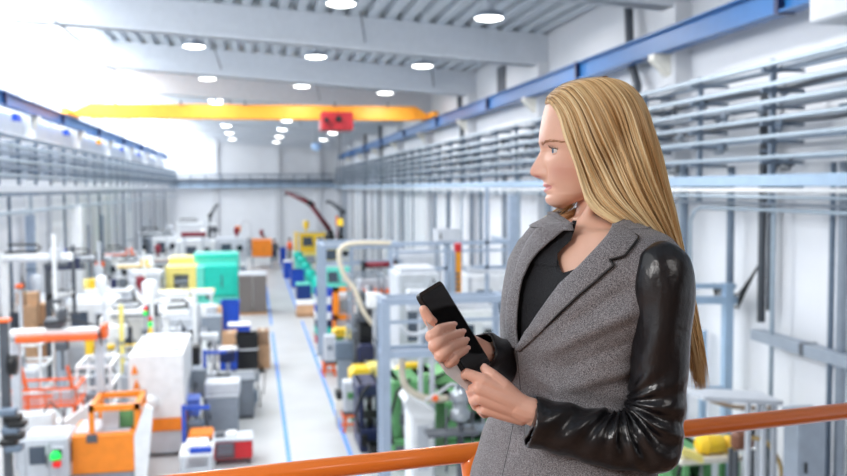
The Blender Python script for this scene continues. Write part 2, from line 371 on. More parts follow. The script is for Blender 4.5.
# near cable bundle with loops on right wall
t = thing('cable_riser', 'thick dark cable riser on right wall with looping black cables', 'cable riser', (XR-.3, 13.7, 3.3))
p = atX(763, 186, XR-.22); yb_ = p.y
part(t, 'riser', MB().cyl((XR-.22, yb_, 3.4), (XR-.22, yb_, CZ+1.5), .06).cyl((XR-.2, yb_-.18, 3.6), (XR-.2, yb_-.18, CZ+1.5), .045), dgrey, True)
for j in range(4):
    w = MB().tube([(XR-.22, yb_+.05*j, 4.35-.05*j), (XR-.26, yb_+.25+.05*j, 4.05-.08*j), (XR-.26, yb_+.6, 3.75-.07*j), (XR-.26, yb_+1.0+.1*j, 3.72-.05*j), (XR-.26, yb_+1.4, 3.85)], .018, 6)
    part(t, 'loose_cable', w, black, True)
t = thing('cable_tray', 'grey cable tray running down the right wall towards the gallery', 'cable tray', (XR-.3, 12, 3.2))
pa = atX(757, 334, XR-.3); pb = atX(845, 360, XR-.3); pc = pb+(pb-pa)*1.2
part(t, 'tray', MB().bar(pa, pc, .22, .16), grey); q = (pa+pb)/2+(pb-pa)*.12
part(t, 'joint_band', MB().bar(q-(pb-pa)*.02, q+(pb-pa)*.02, .24, .18), dgrey)
for q in (pa+(pb-pa)*.25, pb+(pb-pa)*.3):
    part(t, 'bracket', MB().bar(q-Vector((0, 0, .07)), (XR-.02, q.y, q.z-.07), .04), rackd)
# wall-mounted unit at the top right, ventilation slot, bent ducts
w = MB(); p = atX(835, 15, 6.9)
t = thing('air_unit', 'white boxy air unit hanging at the top right above the pipe rack', 'air unit', (6.9, p.y, p.z))
bx = (6.66, 7.7)
p0 = atX(808, 25, 6.66); 
part(t, 'housing', MB().box(6.66, 7.6, p0.y-2.2, p0.y, p0.z, p0.z+.42, .03), lgrey)
part(t, 'hanger', MB().box(7.55, XR, p0.y-1.2, p0.y-1.0, p0.z+.1, p0.z+.3), dgrey)
for (px, py0, py1, lb) in ((501, 66, 94, 'dark louvred vent slot on the upper right wall beside the third pier'),):
    p = atX(px, py0, XR-.04); q = atX(px, py1, XR-.04)
    single('wall_vent', MB().box(XR-.05, XR+.0, p.y-.45, p.y+.45, q.z, p.z, .01), dgrey, lb, 'vent')
for i, (px, py, X, top_) in enumerate(((462, 60, XR-.2, .9), (637, 0, XR-.25, 1.2), (381, 130, XR-.2, .7), (366, 128, XR-.2, .6))):
    p = atX(px, 130, X)
    w = MB().tube([(X-.0, p.y, CZ-.1), (X, p.y, hb(X)-top_), (X, p.y+.35, hb(X)-top_+.5), (X, p.y+.5, hd(X))], .09, 12)
    single('bent_duct', w, dgrey, ['dark bent pipe climbing the right wall to the second roof beam', 'dark bent pipe climbing the right wall behind the blonde head',
        'dark bent pipe far down the right wall near the red hoist', 'dark bent pipe by the far end of the blue right rail'][i], 'pipe', None, True)
# far wall rack
for i, (h, hh, m, lb) in enumerate(((1.15, .10, rackd, 'dark upper rail of the far wall pipe rack'), (.90, .18, lgrey, 'pale wide rail below the top rail on the far wall'), (.48, .16, rackd, 'dark middle rail of the far wall pipe rack'), (.18, .22, chan, 'blue-grey wide channel at foot of the far wall rack'))):
    single('far_wall_rail', MB().box(XL+.3, XR-.9, YF-.85, YF-.7, CZ+h-hh/2, CZ+h+hh/2, .02), m, lb, 'pipe')
single('far_wall_backing', MB().box(XL+.6, XR-1, YF-.5, YF-.42, CZ+.2, CZ+1.0), mat('cable_mass', (.62, .65, .70), .8, var=.25, scale=3), 'mass of grey cables packed in the far wall rack', 'cables')
for k in range(12):
    x = XL+.9+k*1.24
    single('far_rack_hanger', MB().box(x-.04, x+.04, YF-.9, YF-.3, CZ+.05, CZ+1.2), rackd, 'dark hanger of the far wall rack, %s from the left' % lab_o[k], 'rack bracket', 'hangers of the far wall rack')
# ---- left wall racks
XLA = -6.35
for i, (h, r, m) in enumerate(((1.42, .06, rackd), (1.18, .035, pipem), (.98, .035, rackd), (.78, .035, pipem), (.58, .035, rackd), (.38, .035, pipem), (.02, .10, lgrey), (-.16, .03, rackd), (-.62, .05, pipem))):
    single('wall_pipe', MB().box(XLA-.04, XLA+.04, 6, YF-.6, CZ+h-r, CZ+h+r, .01), m,
           '%s rail along the left wall rack, %s from the top' % ('dark' if m is rackd else 'pale', lab_o[i]), 'pipe', 'rails of the left wall rack')
single('cable_bundle', MB().box(XLA-.4, XLA-.3, 6, YF-1, CZ+.3, CZ+1.3), mat('cable_mass_left', (.60, .64, .70), .8, var=.5, scale=.9), 'long packed mass of grey cables behind the left wall rails', 'cables')
br = None
for k in range(34):
    y = 12.5+2.05*k
    if y > YF-1: break
    if br is None:
        br = thing('rack_bracket', '', 'rack bracket', (XLA, y, CZ-.2), 'brackets of the left wall pipe rack')
        part(br, 'upright', MB().box(XLA-.12, XLA-.05, y-.04, y+.04, CZ-.2, CZ+1.46), rackd)
        for h in (1.32, .9, .5, -.1): part(br, 'arm', MB().box(XL+.3, XLA, y-.03, y+.03, CZ+h-.03, CZ+h+.03), rackd)
        o = br
    else: o = copy_tree(br); o.location = (XLA, y, CZ-.2)
    o['label'] = 'steel bracket of the left wall pipe rack, %s' % (('number %s counted from the gallery' % lab_o[k]) if k < 16 else 'small and far down the hall')
for k in range(7):
    y = 14+BAY*k*.9
    t = single('junction_box', MB().box(-6.9, -6.72, y-.25, y+.2, CZ+2.0, CZ+2.22, .02), blue if k != 4 else amber, 'small %s box under the left crane rail, %s from the gallery' % ('blue' if k != 4 else 'amber', lab_o[k]), 'junction box', 'boxes under left rail')
for k in range(24):
    y = 15+2.6*k
    if y > YF-2: break
    r = (.04, .09, .05)[k % 3]
    single('drop_pipe', MB().tube([(XL+.35, y, 0), (XL+.35, y, CZ-.2), (XL+.4, y, CZ-.1)], r, 10), (pipem, lgrey, rackd)[k % 3],
           '%s drop pipe down the left wall, %s' % (('pale', 'thick light grey', 'dark')[k % 3], lab_o[k//3]+' of its kind from the gallery'), 'pipe', 'drop pipes on the left wall', True)
single('wall_panel_heater', MB().box(-7.2, -6.9, 20, 22, CZ+.9, CZ+1.05), yellow, 'small yellow marker plate in the left wall rack', 'plate')

random.seed(11)
cl = [(y, h) for y in np.arange(8.4, 44, .72) for h in (1.30, 1.05, .82, .58, .30)]
nn_ = 0
for y, h in cl:
    if random.random() > .42: continue
    y += random.uniform(-.25, .25); L = random.uniform(.15, .55); x = XRA+random.uniform(.1, .5)
    o = single('pipe_fitting', MB().tube([(x, y, CZ+h+.1), (x, y, CZ+h-.02), (x+.05, y+L*.3, CZ+h-.08), (x+.05, y+L, CZ+h-.08)], .02, 6).cyl((x, y-.05, CZ+h), (x, y+.08, CZ+h), .045, 8), (rackd, dgrey, grey)[nn_ % 3],
       'small bent pipe fitting hanging among the rails of the right wall rack', 'pipe fitting', 'pipe fittings in the right wall rack', True); nn_ += 1
# ================================================================== machinery on the hall floor
def legs(t, x0, x1, y0, y1, z, m=grey, s=.06):
    if z < .12: return
    for x in (x0+s/2, x1-s/2):
        for y in (y0+s/2, y1-s/2): part(t, 'leg', MB().box(x-s/2, x+s/2, y-s/2, y+s/2, 0, z), m)
def base_loc(b): return ((b[0]+b[1])/2, (b[2]+b[3])/2, 0)
def injection(label, px, Y, D, body=white, accent=orange, win=winm, side=1, tag_='injection_machine', band=True, name_cat='machine', plain=False):
    """moulding machine: plinth, clamp housing with sliding door and window, operator screen, barrel, hopper"""
    b = PX(*px, Y, D); x0, x1, y0, y1, z0, z1 = b; z0 = 0; w = x1-x0; h = z1
    t = thing(tag_, label, name_cat, base_loc(b))
    part(t, 'plinth', MB().box(x0+.03, x1-.03, y0+.03, y1-.03, .06, h*.24, .01), lgrey if body is white else grey)
    for x in (x0+.1, x1-.1):
        for y in (y0+.12, y1-.12): part(t, 'foot', MB().cyl((x, y, 0), (x, y, .07), .05), black)
    if band: part(t, 'accent_band', MB().box(x0, x1, y0, y1, h*.24, h*.36, .01), accent)
    zb = h*.36 if band else h*.24
    part(t, 'housing', MB().box(x0, x1, y0, y1, zb, h*.97, .025), body)
    part(t, 'top_cover', MB().box(x0+w*.08, x1-w*.08, y0+D*.1, y1-D*.1, h*.97, h, .01), lgrey)
    if plain: part(t, 'side_vent', MB().box(x1-.01, x1+.012, y0+D*.5, y0+D*.9, h*.45, h*.6), grey); return t, b
    d = part(t, 'sliding_door', MB().box(x0+w*.16, x0+w*.60, y0-.03, y0, zb+h*.06, h*.90, .01), body)
    part(d, 'door_window', MB().box(x0+w*.22, x0+w*.54, y0-.04, y0-.028, h*.55, h*.85), win)
    part(d, 'handle', MB().box(x0+w*.56, x0+w*.58, y0-.07, y0-.03, h*.5, h*.7), dgrey)
    d = part(t, 'control_panel', MB().box(x0+w*.68, x0+w*.92, y0-.10, y0, h*.55, h*.84, .015), lgrey)
    part(d, 'screen', MB().box(x0+w*.71, x0+w*.89, y0-.11, y0-.098, h*.66, h*.81), screen)
    sx = x1 if side > 0 else x0
    part(t, 'side_window', MB().box(sx-.01, sx+.012, y0+D*.12, y0+D*.45, h*.5, h*.85), win)
    part(t, 'side_vent', MB().box(sx-.01, sx+.012, y0+D*.6, y0+D*.9, h*.45, h*.6), dgrey)
    part(t, 'cable_duct', MB().box(x0+w*.05, x0+w*.12, y0-.02, y0, zb, h*.95), lgrey)
    return t, b
def hopper(t, x, y, z, m=white, s=1):
    part(t, 'hopper', MB().lathe((x, y, z), [(.05*s, 0), (.07*s, .12*s), (.22*s, .40*s), (.22*s, .72*s), (.18*s, .78*s), (.05*s, .82*s)], 16), m, True)
def cabinet(label, px, Y, D, m=grey, name='control_cabinet', cat='cabinet', topm=None, doors=1, group=None):
    b = PX(*px, Y, D); x0, x1, y0, y1, z0, z1 = b
    t = thing(name, label, cat, base_loc(b), group)
    zb = z0
    if z0 > .2: legs(t, x0+.02, x1-.02, y0+.02, y1-.02, z0)
    else: part(t, 'plinth', MB().box(x0+.03, x1-.03, y0+.03, y1-.02, 0, .08), dgrey); zb = .08
    part(t, 'body', MB().box(x0, x1, y0, y1, zb, z1, .015), m)
    part(t, 'top_panel', MB().box(x0-.02, x1+.02, y0-.02, y1+.02, z1, z1+.05, .01), topm or m)
    for k in range(doors):
        a = x0+(x1-x0)*k/doors+.03; c = x0+(x1-x0)*(k+1)/doors-.03
        d = part(t, 'door', MB().box(a, c, y0-.02, y0, zb+.05, z1-.05, .006), m)
        part(d, 'handle', MB().box(a+.05, a+.08, y0-.045, y0-.02, (zb+z1)/2-.06, (zb+z1)/2+.08), black)
    return t, b
def crate(label, b, m=blue, lidm=None, group=None, ribs=True):
    x0, x1, y0, y1, z0, z1 = b
    t = thing('crate', label, 'crate', ((x0+x1)/2, (y0+y1)/2, z0), group)
    w = MB(); k = .025
    w.box(x0+.01, x1-.01, y0+.01, y1-.01, z0, z0+k)
    w.box(x0, x1, y0, y0+k, z0, z1, .008); w.box(x0, x1, y1-k, y1, z0, z1, .008); w.box(x0, x0+k, y0, y1, z0, z1, .008); w.box(x1-k, x1, y0, y1, z0, z1, .008)
    part(t, 'tub', w, m)
    w = MB(); r = .02
    w.box(x0-r, x1+r, y0-r, y0, z1-.05, z1); w.box(x0-r, x1+r, y1, y1+r, z1-.05, z1); w.box(x0-r, x0, y0, y1, z1-.05, z1); w.box(x1, x1+r, y0, y1, z1-.05, z1)
    part(t, 'rim', w, m)
    if lidm: part(t, 'lid', MB().box(x0-.015, x1+.015, y0-.015, y1+.015, z1, z1+.04, .012), lidm)
    return t
def carton(label, b, m=card, group=None, pal=False):
    x0, x1, y0, y1, z0, z1 = b
    t = thing('carton', label, 'box', ((x0+x1)/2, (y0+y1)/2, z0), group)
    part(t, 'body', MB().box(x0, x1, y0, y1, z0, z1, .012), m)
    xm = (x0+x1)/2
    part(t, 'flap', MB().box(x0+.01, xm-.006, y0+.01, y1-.01, z1, z1+.008), m); part(t, 'flap', MB().box(xm+.006, x1-.01, y0+.01, y1-.01, z1, z1+.008), m)
    part(t, 'tape', MB().box(xm-.03, xm+.03, y0+.0, y1, z1+.008, z1+.011), beige)
    return t
def pallet(label, x0, x1, y0, y1, z=.0, m=None):
    m = m or mat('pallet_wood', (.66, .52, .40), .8, var=.15)
    t = thing('pallet', label, 'pallet', ((x0+x1)/2, (y0+y1)/2, z))
    for k in range(3): y = y0+(y1-y0-.1)*k/2; part(t, 'runner', MB().box(x0, x1, y, y+.1, z, z+.1), m)
    n = 6
    for k in range(n): x = x0+(x1-x0-.1)*k/(n-1); part(t, 'deck_board', MB().box(x, x+.1, y0, y1, z+.1, z+.125), m)
    return t
def frame(name, label, posts, rails, m=alum, s=.08, cat='frame', feet=True):
    t = thing(name, label, cat, (posts[0][0], posts[0][1], 0))
    for p in posts:
        x, y, z1 = p[:3]; ss = p[3] if len(p) > 3 else s
        q = part(t, 'post', MB().box(x-ss/2, x+ss/2, y-ss/2, y+ss/2, 0, z1), m)
        if feet: part(q, 'foot_plate', MB().box(x-ss, x+ss, y-ss, y+ss, 0, .02), grey)
    for r in rails:
        a, b = r[:2]; part(t, 'rail', MB().bar(a, b, r[2] if len(r) > 2 else s), m)
    return t
def picker(label, px, py, Y, h, reach, drop, m=white, am=orange2, post=.16):
    """linear take-out robot: column, cross beam, travelling arm with gripper, cable chain"""
    p = atY(px, py, Y); x = p.x; z = p.z if h is None else h
    t = thing('take_out_robot', label, 'robot', (x, Y, 0))
    part(t, 'column', MB().box(x-post/2, x+post/2, Y-post/2, Y+post/2, 0, z, .01), m)
    part(t, 'base_plate', MB().box(x-.25, x+.25, Y-.25, Y+.25, 0, .05, .01), dgrey)
    x1 = x+reach; a, b = min(x, x1), max(x, x1)
    bm = part(t, 'cross_beam', MB().box(a-.1, b+.1, Y-.1, Y+.1, z, z+.2, .015), m)
    part(bm, 'guide_strip', MB().box(a, b, Y-.13, Y-.1, z+.02, z+.08), am)
    part(t, 'cable_chain', MB().tube([(a, Y+.05, z+.24), ((a+b)/2, Y+.05, z+.26), ((a+b)/2+.1, Y+.05, z+.36), ((a+b)/2, Y+.05, z+.44), (a+.1, Y+.05, z+.44)], .035, 6), black)
    xa = x+reach*.8
    ar = part(t, 'vertical_arm', MB().box(xa-.05, xa+.05, Y-.24, Y-.13, z-drop, z+.7, .01), m)
    part(ar, 'gripper', MB().box(xa-.14, xa+.14, Y-.28, Y-.1, z-drop-.08, z-drop).cyl((xa-.1, Y-.19, z-drop-.2), (xa-.1, Y-.19, z-drop), .02).cyl((xa+.1, Y-.19, z-drop-.2), (xa+.1, Y-.19, z-drop), .02), dgrey)
    part(t, 'carriage', MB().box(xa-.14, xa+.14, Y-.15, Y+.12, z+.02, z+.34, .02), am)
    return t
def armrobot(label, x, y, z0, s, pose, m=white, dark=black):
    """six-axis robot with turntable, lower arm, upper arm, wrist"""
    t = thing('articulated_robot', label, 'robot', (x, y, 0))
    if z0 > .1: part(t, 'pedestal', MB().lathe((x, y, 0), [(.28*s, 0), (.28*s, .04), (.16*s, .06), (.16*s, z0)], 14), grey, True)
    part(t, 'turntable', MB().lathe((x, y, z0), [(.24*s, 0), (.24*s, .15*s), (.18*s, .2*s), (.17*s, .4*s)], 16), dark, True)
    p = Vector((x, y, z0+.42*s)); a1, l1, a2, l2, yaw = pose
    c, si = math.cos(yaw), math.sin(yaw)
    q = p+Vector((c*math.cos(a1), si*math.cos(a1), math.sin(a1)))*l1*s; r = q+Vector((c*math.cos(a2), si*math.cos(a2), math.sin(a2)))*l2*s
    part(t, 'lower_arm', MB().tube([p, p+(q-p)*.5, q], [.13*s, .10*s, .11*s], 12), m, True)
    part(t, 'elbow_joint', MB().cyl(q+Vector((-si, c, 0))*.14*s, q-Vector((-si, c, 0))*.14*s, .14*s), dark, True)
    u = part(t, 'upper_arm', MB().tube([q-(r-q)*.2, q, q+(r-q)*.6, r], [.09*s, .12*s, .07*s, .06*s], 12), m, True)
    part(u, 'wrist', MB().cyl(r, r+Vector((0, 0, -.18*s)), .06*s), dark, True)
    part(t, 'cable_loom', MB().tube([p+Vector((0, -.15*s, 0)), (p+q)/2+Vector((0, -.28*s, 0)), q+Vector((0, -.2*s, .1*s)), (q+r)/2+Vector((0, -.1*s, .2*s)), r], .025*s, 6), dark, True)
    return t
def conveyor(label, px, Y, D, belt=lgrey, m=white, thick=.14):
    b = PX(*px, Y, D); x0, x1, y0, y1, z0, z1 = b; z0 = z1-thick
    t = thing('conveyor', label, 'conveyor', base_loc(b))
    part(t, 'belt', MB().box(x0, x1, y0+.04, y1-.04, z0+.03, z1, .02), belt)
    part(t, 'side_rail', MB().box(x0, x1, y0, y0+.05, z0, z1+.03, .006), m); part(t, 'side_rail', MB().box(x0, x1, y1-.05, y1, z0, z1+.03, .006), m)
    legs(t, x0+.1, x1-.1, y0, y1, z0, m, .07)
    part(t, 'drive_motor', MB().cyl((x1-.25, y0-.12, z0-.1), (x1-.25, y0+.1, z0-.1), .08), dgrey, True)
    return t
def beacon(t, x, y, z, h=.5):
    part(t, 'beacon_pole', MB().cyl((x, y, z), (x, y, z+h), .015), grey)
    part(t, 'green_light', MB().cyl((x, y, z+h), (x, y, z+h+.1), .045), greenl, label='green signal light'); part(t, 'red_light', MB().cyl((x, y, z+h+.1), (x, y, z+h+.2), .045), redl, label='red signal light')
G = atY
# ---------- left block, near to far
t, b = injection('orange moulding machine cover with open framed top at the bottom left', (70, 134, 431, 520), 17.2, 1.2, orange, white, band=False, plain=True)
x0, x1, y0, y1, z0, z1 = b
q = PX(89, 139, 404, 430, 17.2, 1.2)
w = MB(); s = .09
for x in (q[0], q[1]-s): 
    for y in (y0, y0+1.1): w.box(x, x+s, y, y+s, z1, q[5])
w.box(q[0], q[1], y0, y0+s, q[5]-s*1.2, q[5]); w.box(q[0], q[1], y0+1.1, y0+1.1+s, q[5]-s*1.2, q[5]); w.box(q[0], q[0]+s, y0, y0+1.2, q[5]-s, q[5]); w.box(q[1]-s, q[1], y0, y0+1.2, q[5]-s, q[5])
part(t, 'guard_frame', w, orange)
part(t, 'tool_block', MB().box(q[0]+.45, q[0]+.75, y0+.3, y0+.6, z1, z1+.35, .03), green)
part(t, 'tool_plate', MB().box(q[0]+.2, q[0]+.5, y0+.2, y0+.5, z1, z1+.42, .02), lgrey)
part(t, 'dark_plate', MB().box(x0+.33, x0+.52, y0-.03, y0, z1-.17, z1-.02), dgrey)
part(t, 'side_post', MB().prism([(x1, y0-.02, 0), (x1+.2, y0-.02, 0), (x1+.35, y0-.02, q[5]-.1), (x1+.2, y0-.02, q[5]-.02), (x1, y0-.02, z1-.1)], (0, .12, 0)), white)
t, b = injection('large white moulding machine with orange lower band left of the aisle', (130, 183, 350, 446), 18.9, 2.6, white, orange, plain=True)
x0, x1, y0, y1, z0, z1 = b
for k in range(4):
    part(t, 'orange_marker', MB().prism([(x0+.06+.03*k, y0-.045, z1-.45-.3*k), (x0+.2+.03*k, y0-.045, z1-.45-.3*k), (x0+.13+.03*k, y0-.045, z1-.25-.3*k)], (0, .01, 0)), orange)
part(t, 'round_knob', MB().lathe((x0+.42, y0-.04, z1-1.05), [(.17, 0), (.15, .05), (.02, .08)], 18, (0, -1, 0)), white, True)
beacon(t, x0+.15, y0+1.8, z1)
t, b = cabinet('grey switch cabinet with pale lid beside the aisle', (206, 238, 397, 432), 20.1, .7, grey, topm=lgrey)
part(t, 'lid_box', MB().box(b[0]-.02, b[1]+.05, b[2]+.05, b[3], b[5]+.05, b[5]+.32, .03), lgrey)
t, b = cabinet('dark grey machine cabinet behind the pale-lidded grey cabinet', (231, 254, 381, 416), 21.6, .9, mat('slate_paint', (.45, .48, .52), .5), doors=1)
# tool trolley
b = PX(214, 252, 439, 482, 18.0, .6); x0, x1, y0, y1, z0, z1 = b; z0 = 0
t = thing('tool_trolley', 'red tool trolley with grey drawers at the aisle edge', 'tool trolley', base_loc(b))
part(t, 'body', MB().box(x0, x1, y0+.02, y1, .12, z1-.03, .015), red)
part(t, 'work_top', MB().box(x0-.02, x1+.02, y0-.01, y1+.02, z1-.03, z1+.02, .01), lgrey)
for k in range(5):
    a = .15+(z1-.2)*k/5; d = part(t, 'drawer', MB().box(x0+.03, x0+(x1-x0)*.55, y0-.005, y0+.03, a, a+(z1-.2)/5-.02, .006), dgrey)
    part(d, 'handle', MB().box(x0+.08, x0+(x1-x0)*.5, y0-.03, y0-.005, a+.09, a+.11), grey)
part(t, 'side_panel', MB().box(x1-.005, x1+.012, y0+.06, y1-.06, .15, z1-.06, .008), red)
for x in (x0+.06, x1-.06):
    for y in (y0+.08, y1-.08): part(t, 'caster', MB().cyl((x-.02, y, .06), (x+.02, y, .06), .06), black)
for nm, lb, ax, mm in (('toolbox', 'small dark tool case lying on the red trolley', .03, dgrey), ('tray', 'white parts tray on the red trolley top', .26, white)):
    single(nm, MB().box(x0+ax, x0+ax+.18, y0+.15, y0+.45, z1+.02, z1+.09, .01), mm, lb, 'tool')
# orange dolly + dark motor
b = PX(188, 213, 434, 441, 18.4, .6)
t = thing('parts_cart', 'orange topped parts cart left of the red trolley', 'cart', base_loc(b))
part(t, 'top_tray', MB().box(b[0], b[1], b[2], b[3], b[4], b[5], .04), orange); legs(t, b[0]+.05, b[1]-.05, b[2]+.05, b[3]-.05, b[4], dgrey, .05)
part(t, 'lower_bin', MB().box(b[0]+.1, b[1]-.1, b[2]+.05, b[3]-.05, b[4]-.42, b[4]-.06, .03), navy)
b = PX(180, 213, 453, 500, 16.8, .8)
t = thing('packing_table', 'white packing table at the bottom edge beside the red trolley', 'table', base_loc(b))
part(t, 'table_top', MB().box(b[0], b[1], b[2], b[3], b[5]-.06, b[5], .01), white); legs(t, b[0]+.02, b[1]-.02, b[2]+.02, b[3]-.02, b[5]-.06, lgrey)
part(t, 'table_shelf', MB().box(b[0]+.05, b[1]-.05, b[2]+.05, b[3]-.05, .3, .34), lgrey)
carton('white flat box with blue end on the packing table', (b[0]+.1, b[1]-.1, b[2]+.1, b[3]-.15, b[5], b[5]+.12), white)
single('blue_bin', MB().box(b[1]-.42, b[1]-.02, b[2]+.02, b[2]+.1, b[5]+.001, b[5]+.1, .01), blue, 'small blue bin at the front of the packing table', 'bin')
for (px, y0_, y1_, Y, lb) in ((183.5, 405, 461, 17.9, 'blue painted post by the white packing table'), (204.5, 350, 394, 21.5, 'blue painted post behind the grey switch cabinet')):
    a = atY(px, y0_, Y); q = atY(px, y1_, Y)
    t = thing('blue_post', lb, 'post', (a.x, Y, 0)); part(t, 'shaft', MB().box(a.x-.04, a.x+.04, Y-.04, Y+.04, 0, a.z), bluepost); part(t, 'base_plate', MB().box(a.x-.1, a.x+.1, Y-.1, Y+.1, 0, .02), grey)
    part(t, 'bracket_arm', MB().box(a.x-.04, a.x+.5, Y-.03, Y+.03, a.z-.1, a.z-.03), bluepost)
b = PX(185, 200, 401, 417, 18.9, .5)
t, b = cabinet('small blue machine box between white machine and grey cabinet', (186, 199, 401, 417), 19.6, .5, mat('periwinkle_paint', (.35, .48, .85), .4))
t, b = cabinet('black electrical cabinet standing right of the large white machine', (186, 199, 349, 369), 22.5, .5, black)
t, b = cabinet('low grey pump cabinet beneath the black electrical cabinet', (192, 206, 372, 398), 21.2, .6, grey)
# crates by the aisle
def crates(lst):
    for lb, px, Y, D, m, lid in lst: crate(lb, PX(*px, Y, D), m, lid)
yb = 27.0
b = PX(236, 258, 350, 368, yb, .8)
single('roller_stand', MB().box(b[0]-.1, b[1]+.15, yb-.05, yb+.85, 0, b[4]-.01, .02), dgrey, 'low dark grey stand under the black crate stack', 'stand')
crate('lower black crate of the stack beside the aisle', b, black, white)
b2 = PX(236, 258, 335, 348, yb, .8); crate('upper black crate of the stack beside the aisle', (b2[0], b2[1], yb, yb+.8, b[5]+.045, b2[5]), black, None)
b = PX(220, 237, 351, 371, 26.3, .7); crate('blue crate with white lid left of the black crates', b, blue, white); single('roller_stand', MB().box(b[0], b[1], 26.3, 27.0, 0, b[4]-.01, .02), grey, 'grey stand under the blue crate with white lid', 'stand')
b = PX(258, 270, 346, 366, 27.6, .7); b = (b[0], b[1], b[2], b[3], 0, b[5]); carton('tall cardboard box right of black crates at the aisle', b)
b3 = PX(257, 269, 331, 345, 27.7, .6); carton('smaller brown box on top of the tall cardboard box', (b3[0], b3[1], 27.7, 28.3, b[5]+.012, b3[5]), mat('brown_card', (.62, .50, .40), .8))
b = PX(228, 250, 326, 335, 30.5, .8); crate('shallow blue crate with white lid behind the black crates', b, blue, white); single('roller_stand', MB().box(b[0], b[1], 30.5, 31.3, 0, b[4]-.01, .02), lgrey, 'pale stand below the shallow blue crate', 'stand')
b = PX(222, 237, 333, 345, 29.0, .7); b = (b[0], b[1], b[2], b[3], 0, b[5]); carton('cardboard box behind the blue crate with white lid', b)
b = PX(221, 239, 302, 322, 33.5, .9); crate('tall blue container left of the aisle below the teal machine', (b[0], b[1], b[2], b[3], 0, b[5]), blue, None)
b = PX(214, 222, 307, 322, 33.2, .6); carton('small tan box beside the tall blue container', (b[0], b[1], b[2], b[3], 0, b[5]))
# grey pallet stack
b = PX(239, 268, 274, 310, 39.5, 1.7); b = (b[0], min(b[1], .50), b[2], b[3], 0, b[5])
pallet('wooden pallet under the tall dark grey stack', b[0], b[1], b[2], b[3])
xm = (b[0]+b[1])/2; t = thing('sheet_stack', 'tall dark grey wrapped stack on a pallet at the left aisle edge', 'stack', (xm, b[2], .13))
part(t, 'left_block', MB().box(b[0], xm-.01, b[2], b[3], .13, b[5]-.05, .02), taupe); part(t, 'right_block', MB().box(xm+.01, b[1], b[2], b[3], .13, b[5]-.05, .02), taupe)
part(t, 'top_sheet', MB().box(b[0]-.01, b[1]+.01, b[2]-.01, b[3]+.01, b[5]-.05, b[5], .01), lgrey)
# teal/yellow machine
b = PX(166, 238, 265, 300, 42.5, 2.0); x0, x1, y0, y1, z0, z1 = b
t = thing('injection_machine', 'teal and yellow moulding machine in the middle of left block', 'machine', base_loc(b))
xa = atY(204, 270, 42.5).x; z0 = 0
part(t, 'plinth', MB().box(x0, x1, y0+.1, y1, 0, .5, .02), ltteal)
part(t, 'teal_housing', MB().box(xa+.0, x1, y0, y1, .5, z1, .06), teal)
d = part(t, 'door', MB().box(xa+.2, x1-.2, y0-.03, y0, .6, z1-.25, .03), teal); part(d, 'handle', MB().box((xa+x1)/2, (xa+x1)/2+.05, y0-.07, y0-.03, .9, 1.5), dgrey)
part(t, 'light_teal_band', MB().box(xa-.35, xa, y0, y1, .5, z1-.05, .02), ltteal)
f = MB(); zx = z1-.02
f.box(x0, xa-.35, y0, y1, .5, .8); f.box(x0, xa-.35, y0, y1, zx-.35, zx); f.box(x0, x0+.35, y0, y1, .8, zx-.35); f.box(xa-.7, xa-.35, y0, y1, .8, zx-.35)
part(t, 'yellow_frame', f, cream)
part(t, 'clamp_unit', MB().box(x0+.35, xa-.7, y0+.3, y1-.3, .8, zx-.35).box(x0+.3, xa-.7, y0+.1, y0+.3, 1.15, 1.3), grey)
for q in (1.0, 1.5): part(t, 'tie_bar', MB().cyl((x0+.3, y0+.15, q), (xa-.6, y0+.15, q), .05), steel, True)
b2 = PX(194, 239, 252, 264, 45.2, 1.2); part(t, 'rear_cover', MB().box(b2[0], b2[1], 44.5, 46.2, .5, b2[5], .05), ltteal)
part(t, 'rear_rail', MB().box(b2[0]+.2, b2[1]-.1, 44.45, 44.55, b2[5]-.2, b2[5]-.05), teal)
b2 = PX(170, 196, 256, 266, 45.2, 1.2); part(t, 'rear_yellow_cover', MB().box(b2[0], b2[1], 44.5, 46.2, .5, b2[5], .05), cream)
b2 = PX(154, 163, 268, 280, 41.8, .5); part(t, 'screen_box', MB().box(b2[0], b2[1], 41.8, 42.3, b2[4], b2[5], .02).box((b2[0]+b2[1])/2-.05, (b2[0]+b2[1])/2+.05, 42, 42.1, 0, b2[4]), screen)
# orange big box with black flank, far
b = PX(252, 273, 241, 256, 62, 2.4); b = (b[0], min(b[1], .55), b[2], b[3], 0, b[5])
t, b = cabinet('orange machine housing in the far part of the aisle', (252, 272, 241, 257), 62, 2.2, orange, 'machine_housing', 'machine', doors=2)
b = PX(235, 240.5, 226, 232, 65.6, .4)
t = thing('suction_feeder', 'small orange feeder box on a thin stand before the far wall', 'feeder', base_loc(b))
part(t, 'feeder_box', MB().box(b[0], b[1], b[2], b[3], b[4], b[5], .03), orange); part(t, 'stand', MB().cyl(((b[0]+b[1])/2, 65.8, 0), ((b[0]+b[1])/2, 65.8, b[4]), .05), grey)
part(t, 'feed_hose', MB().tube([(b[1], 65.8, b[5]), (b[1]+.3, 65.8, b[5]+.4), (b[1]+.7, 65.8, b[5]+.2), (b[1]+.8, 65.8, b[4]-.8), (b[1]+.8, 65.8, 0)], .05, 8), lgrey, True)
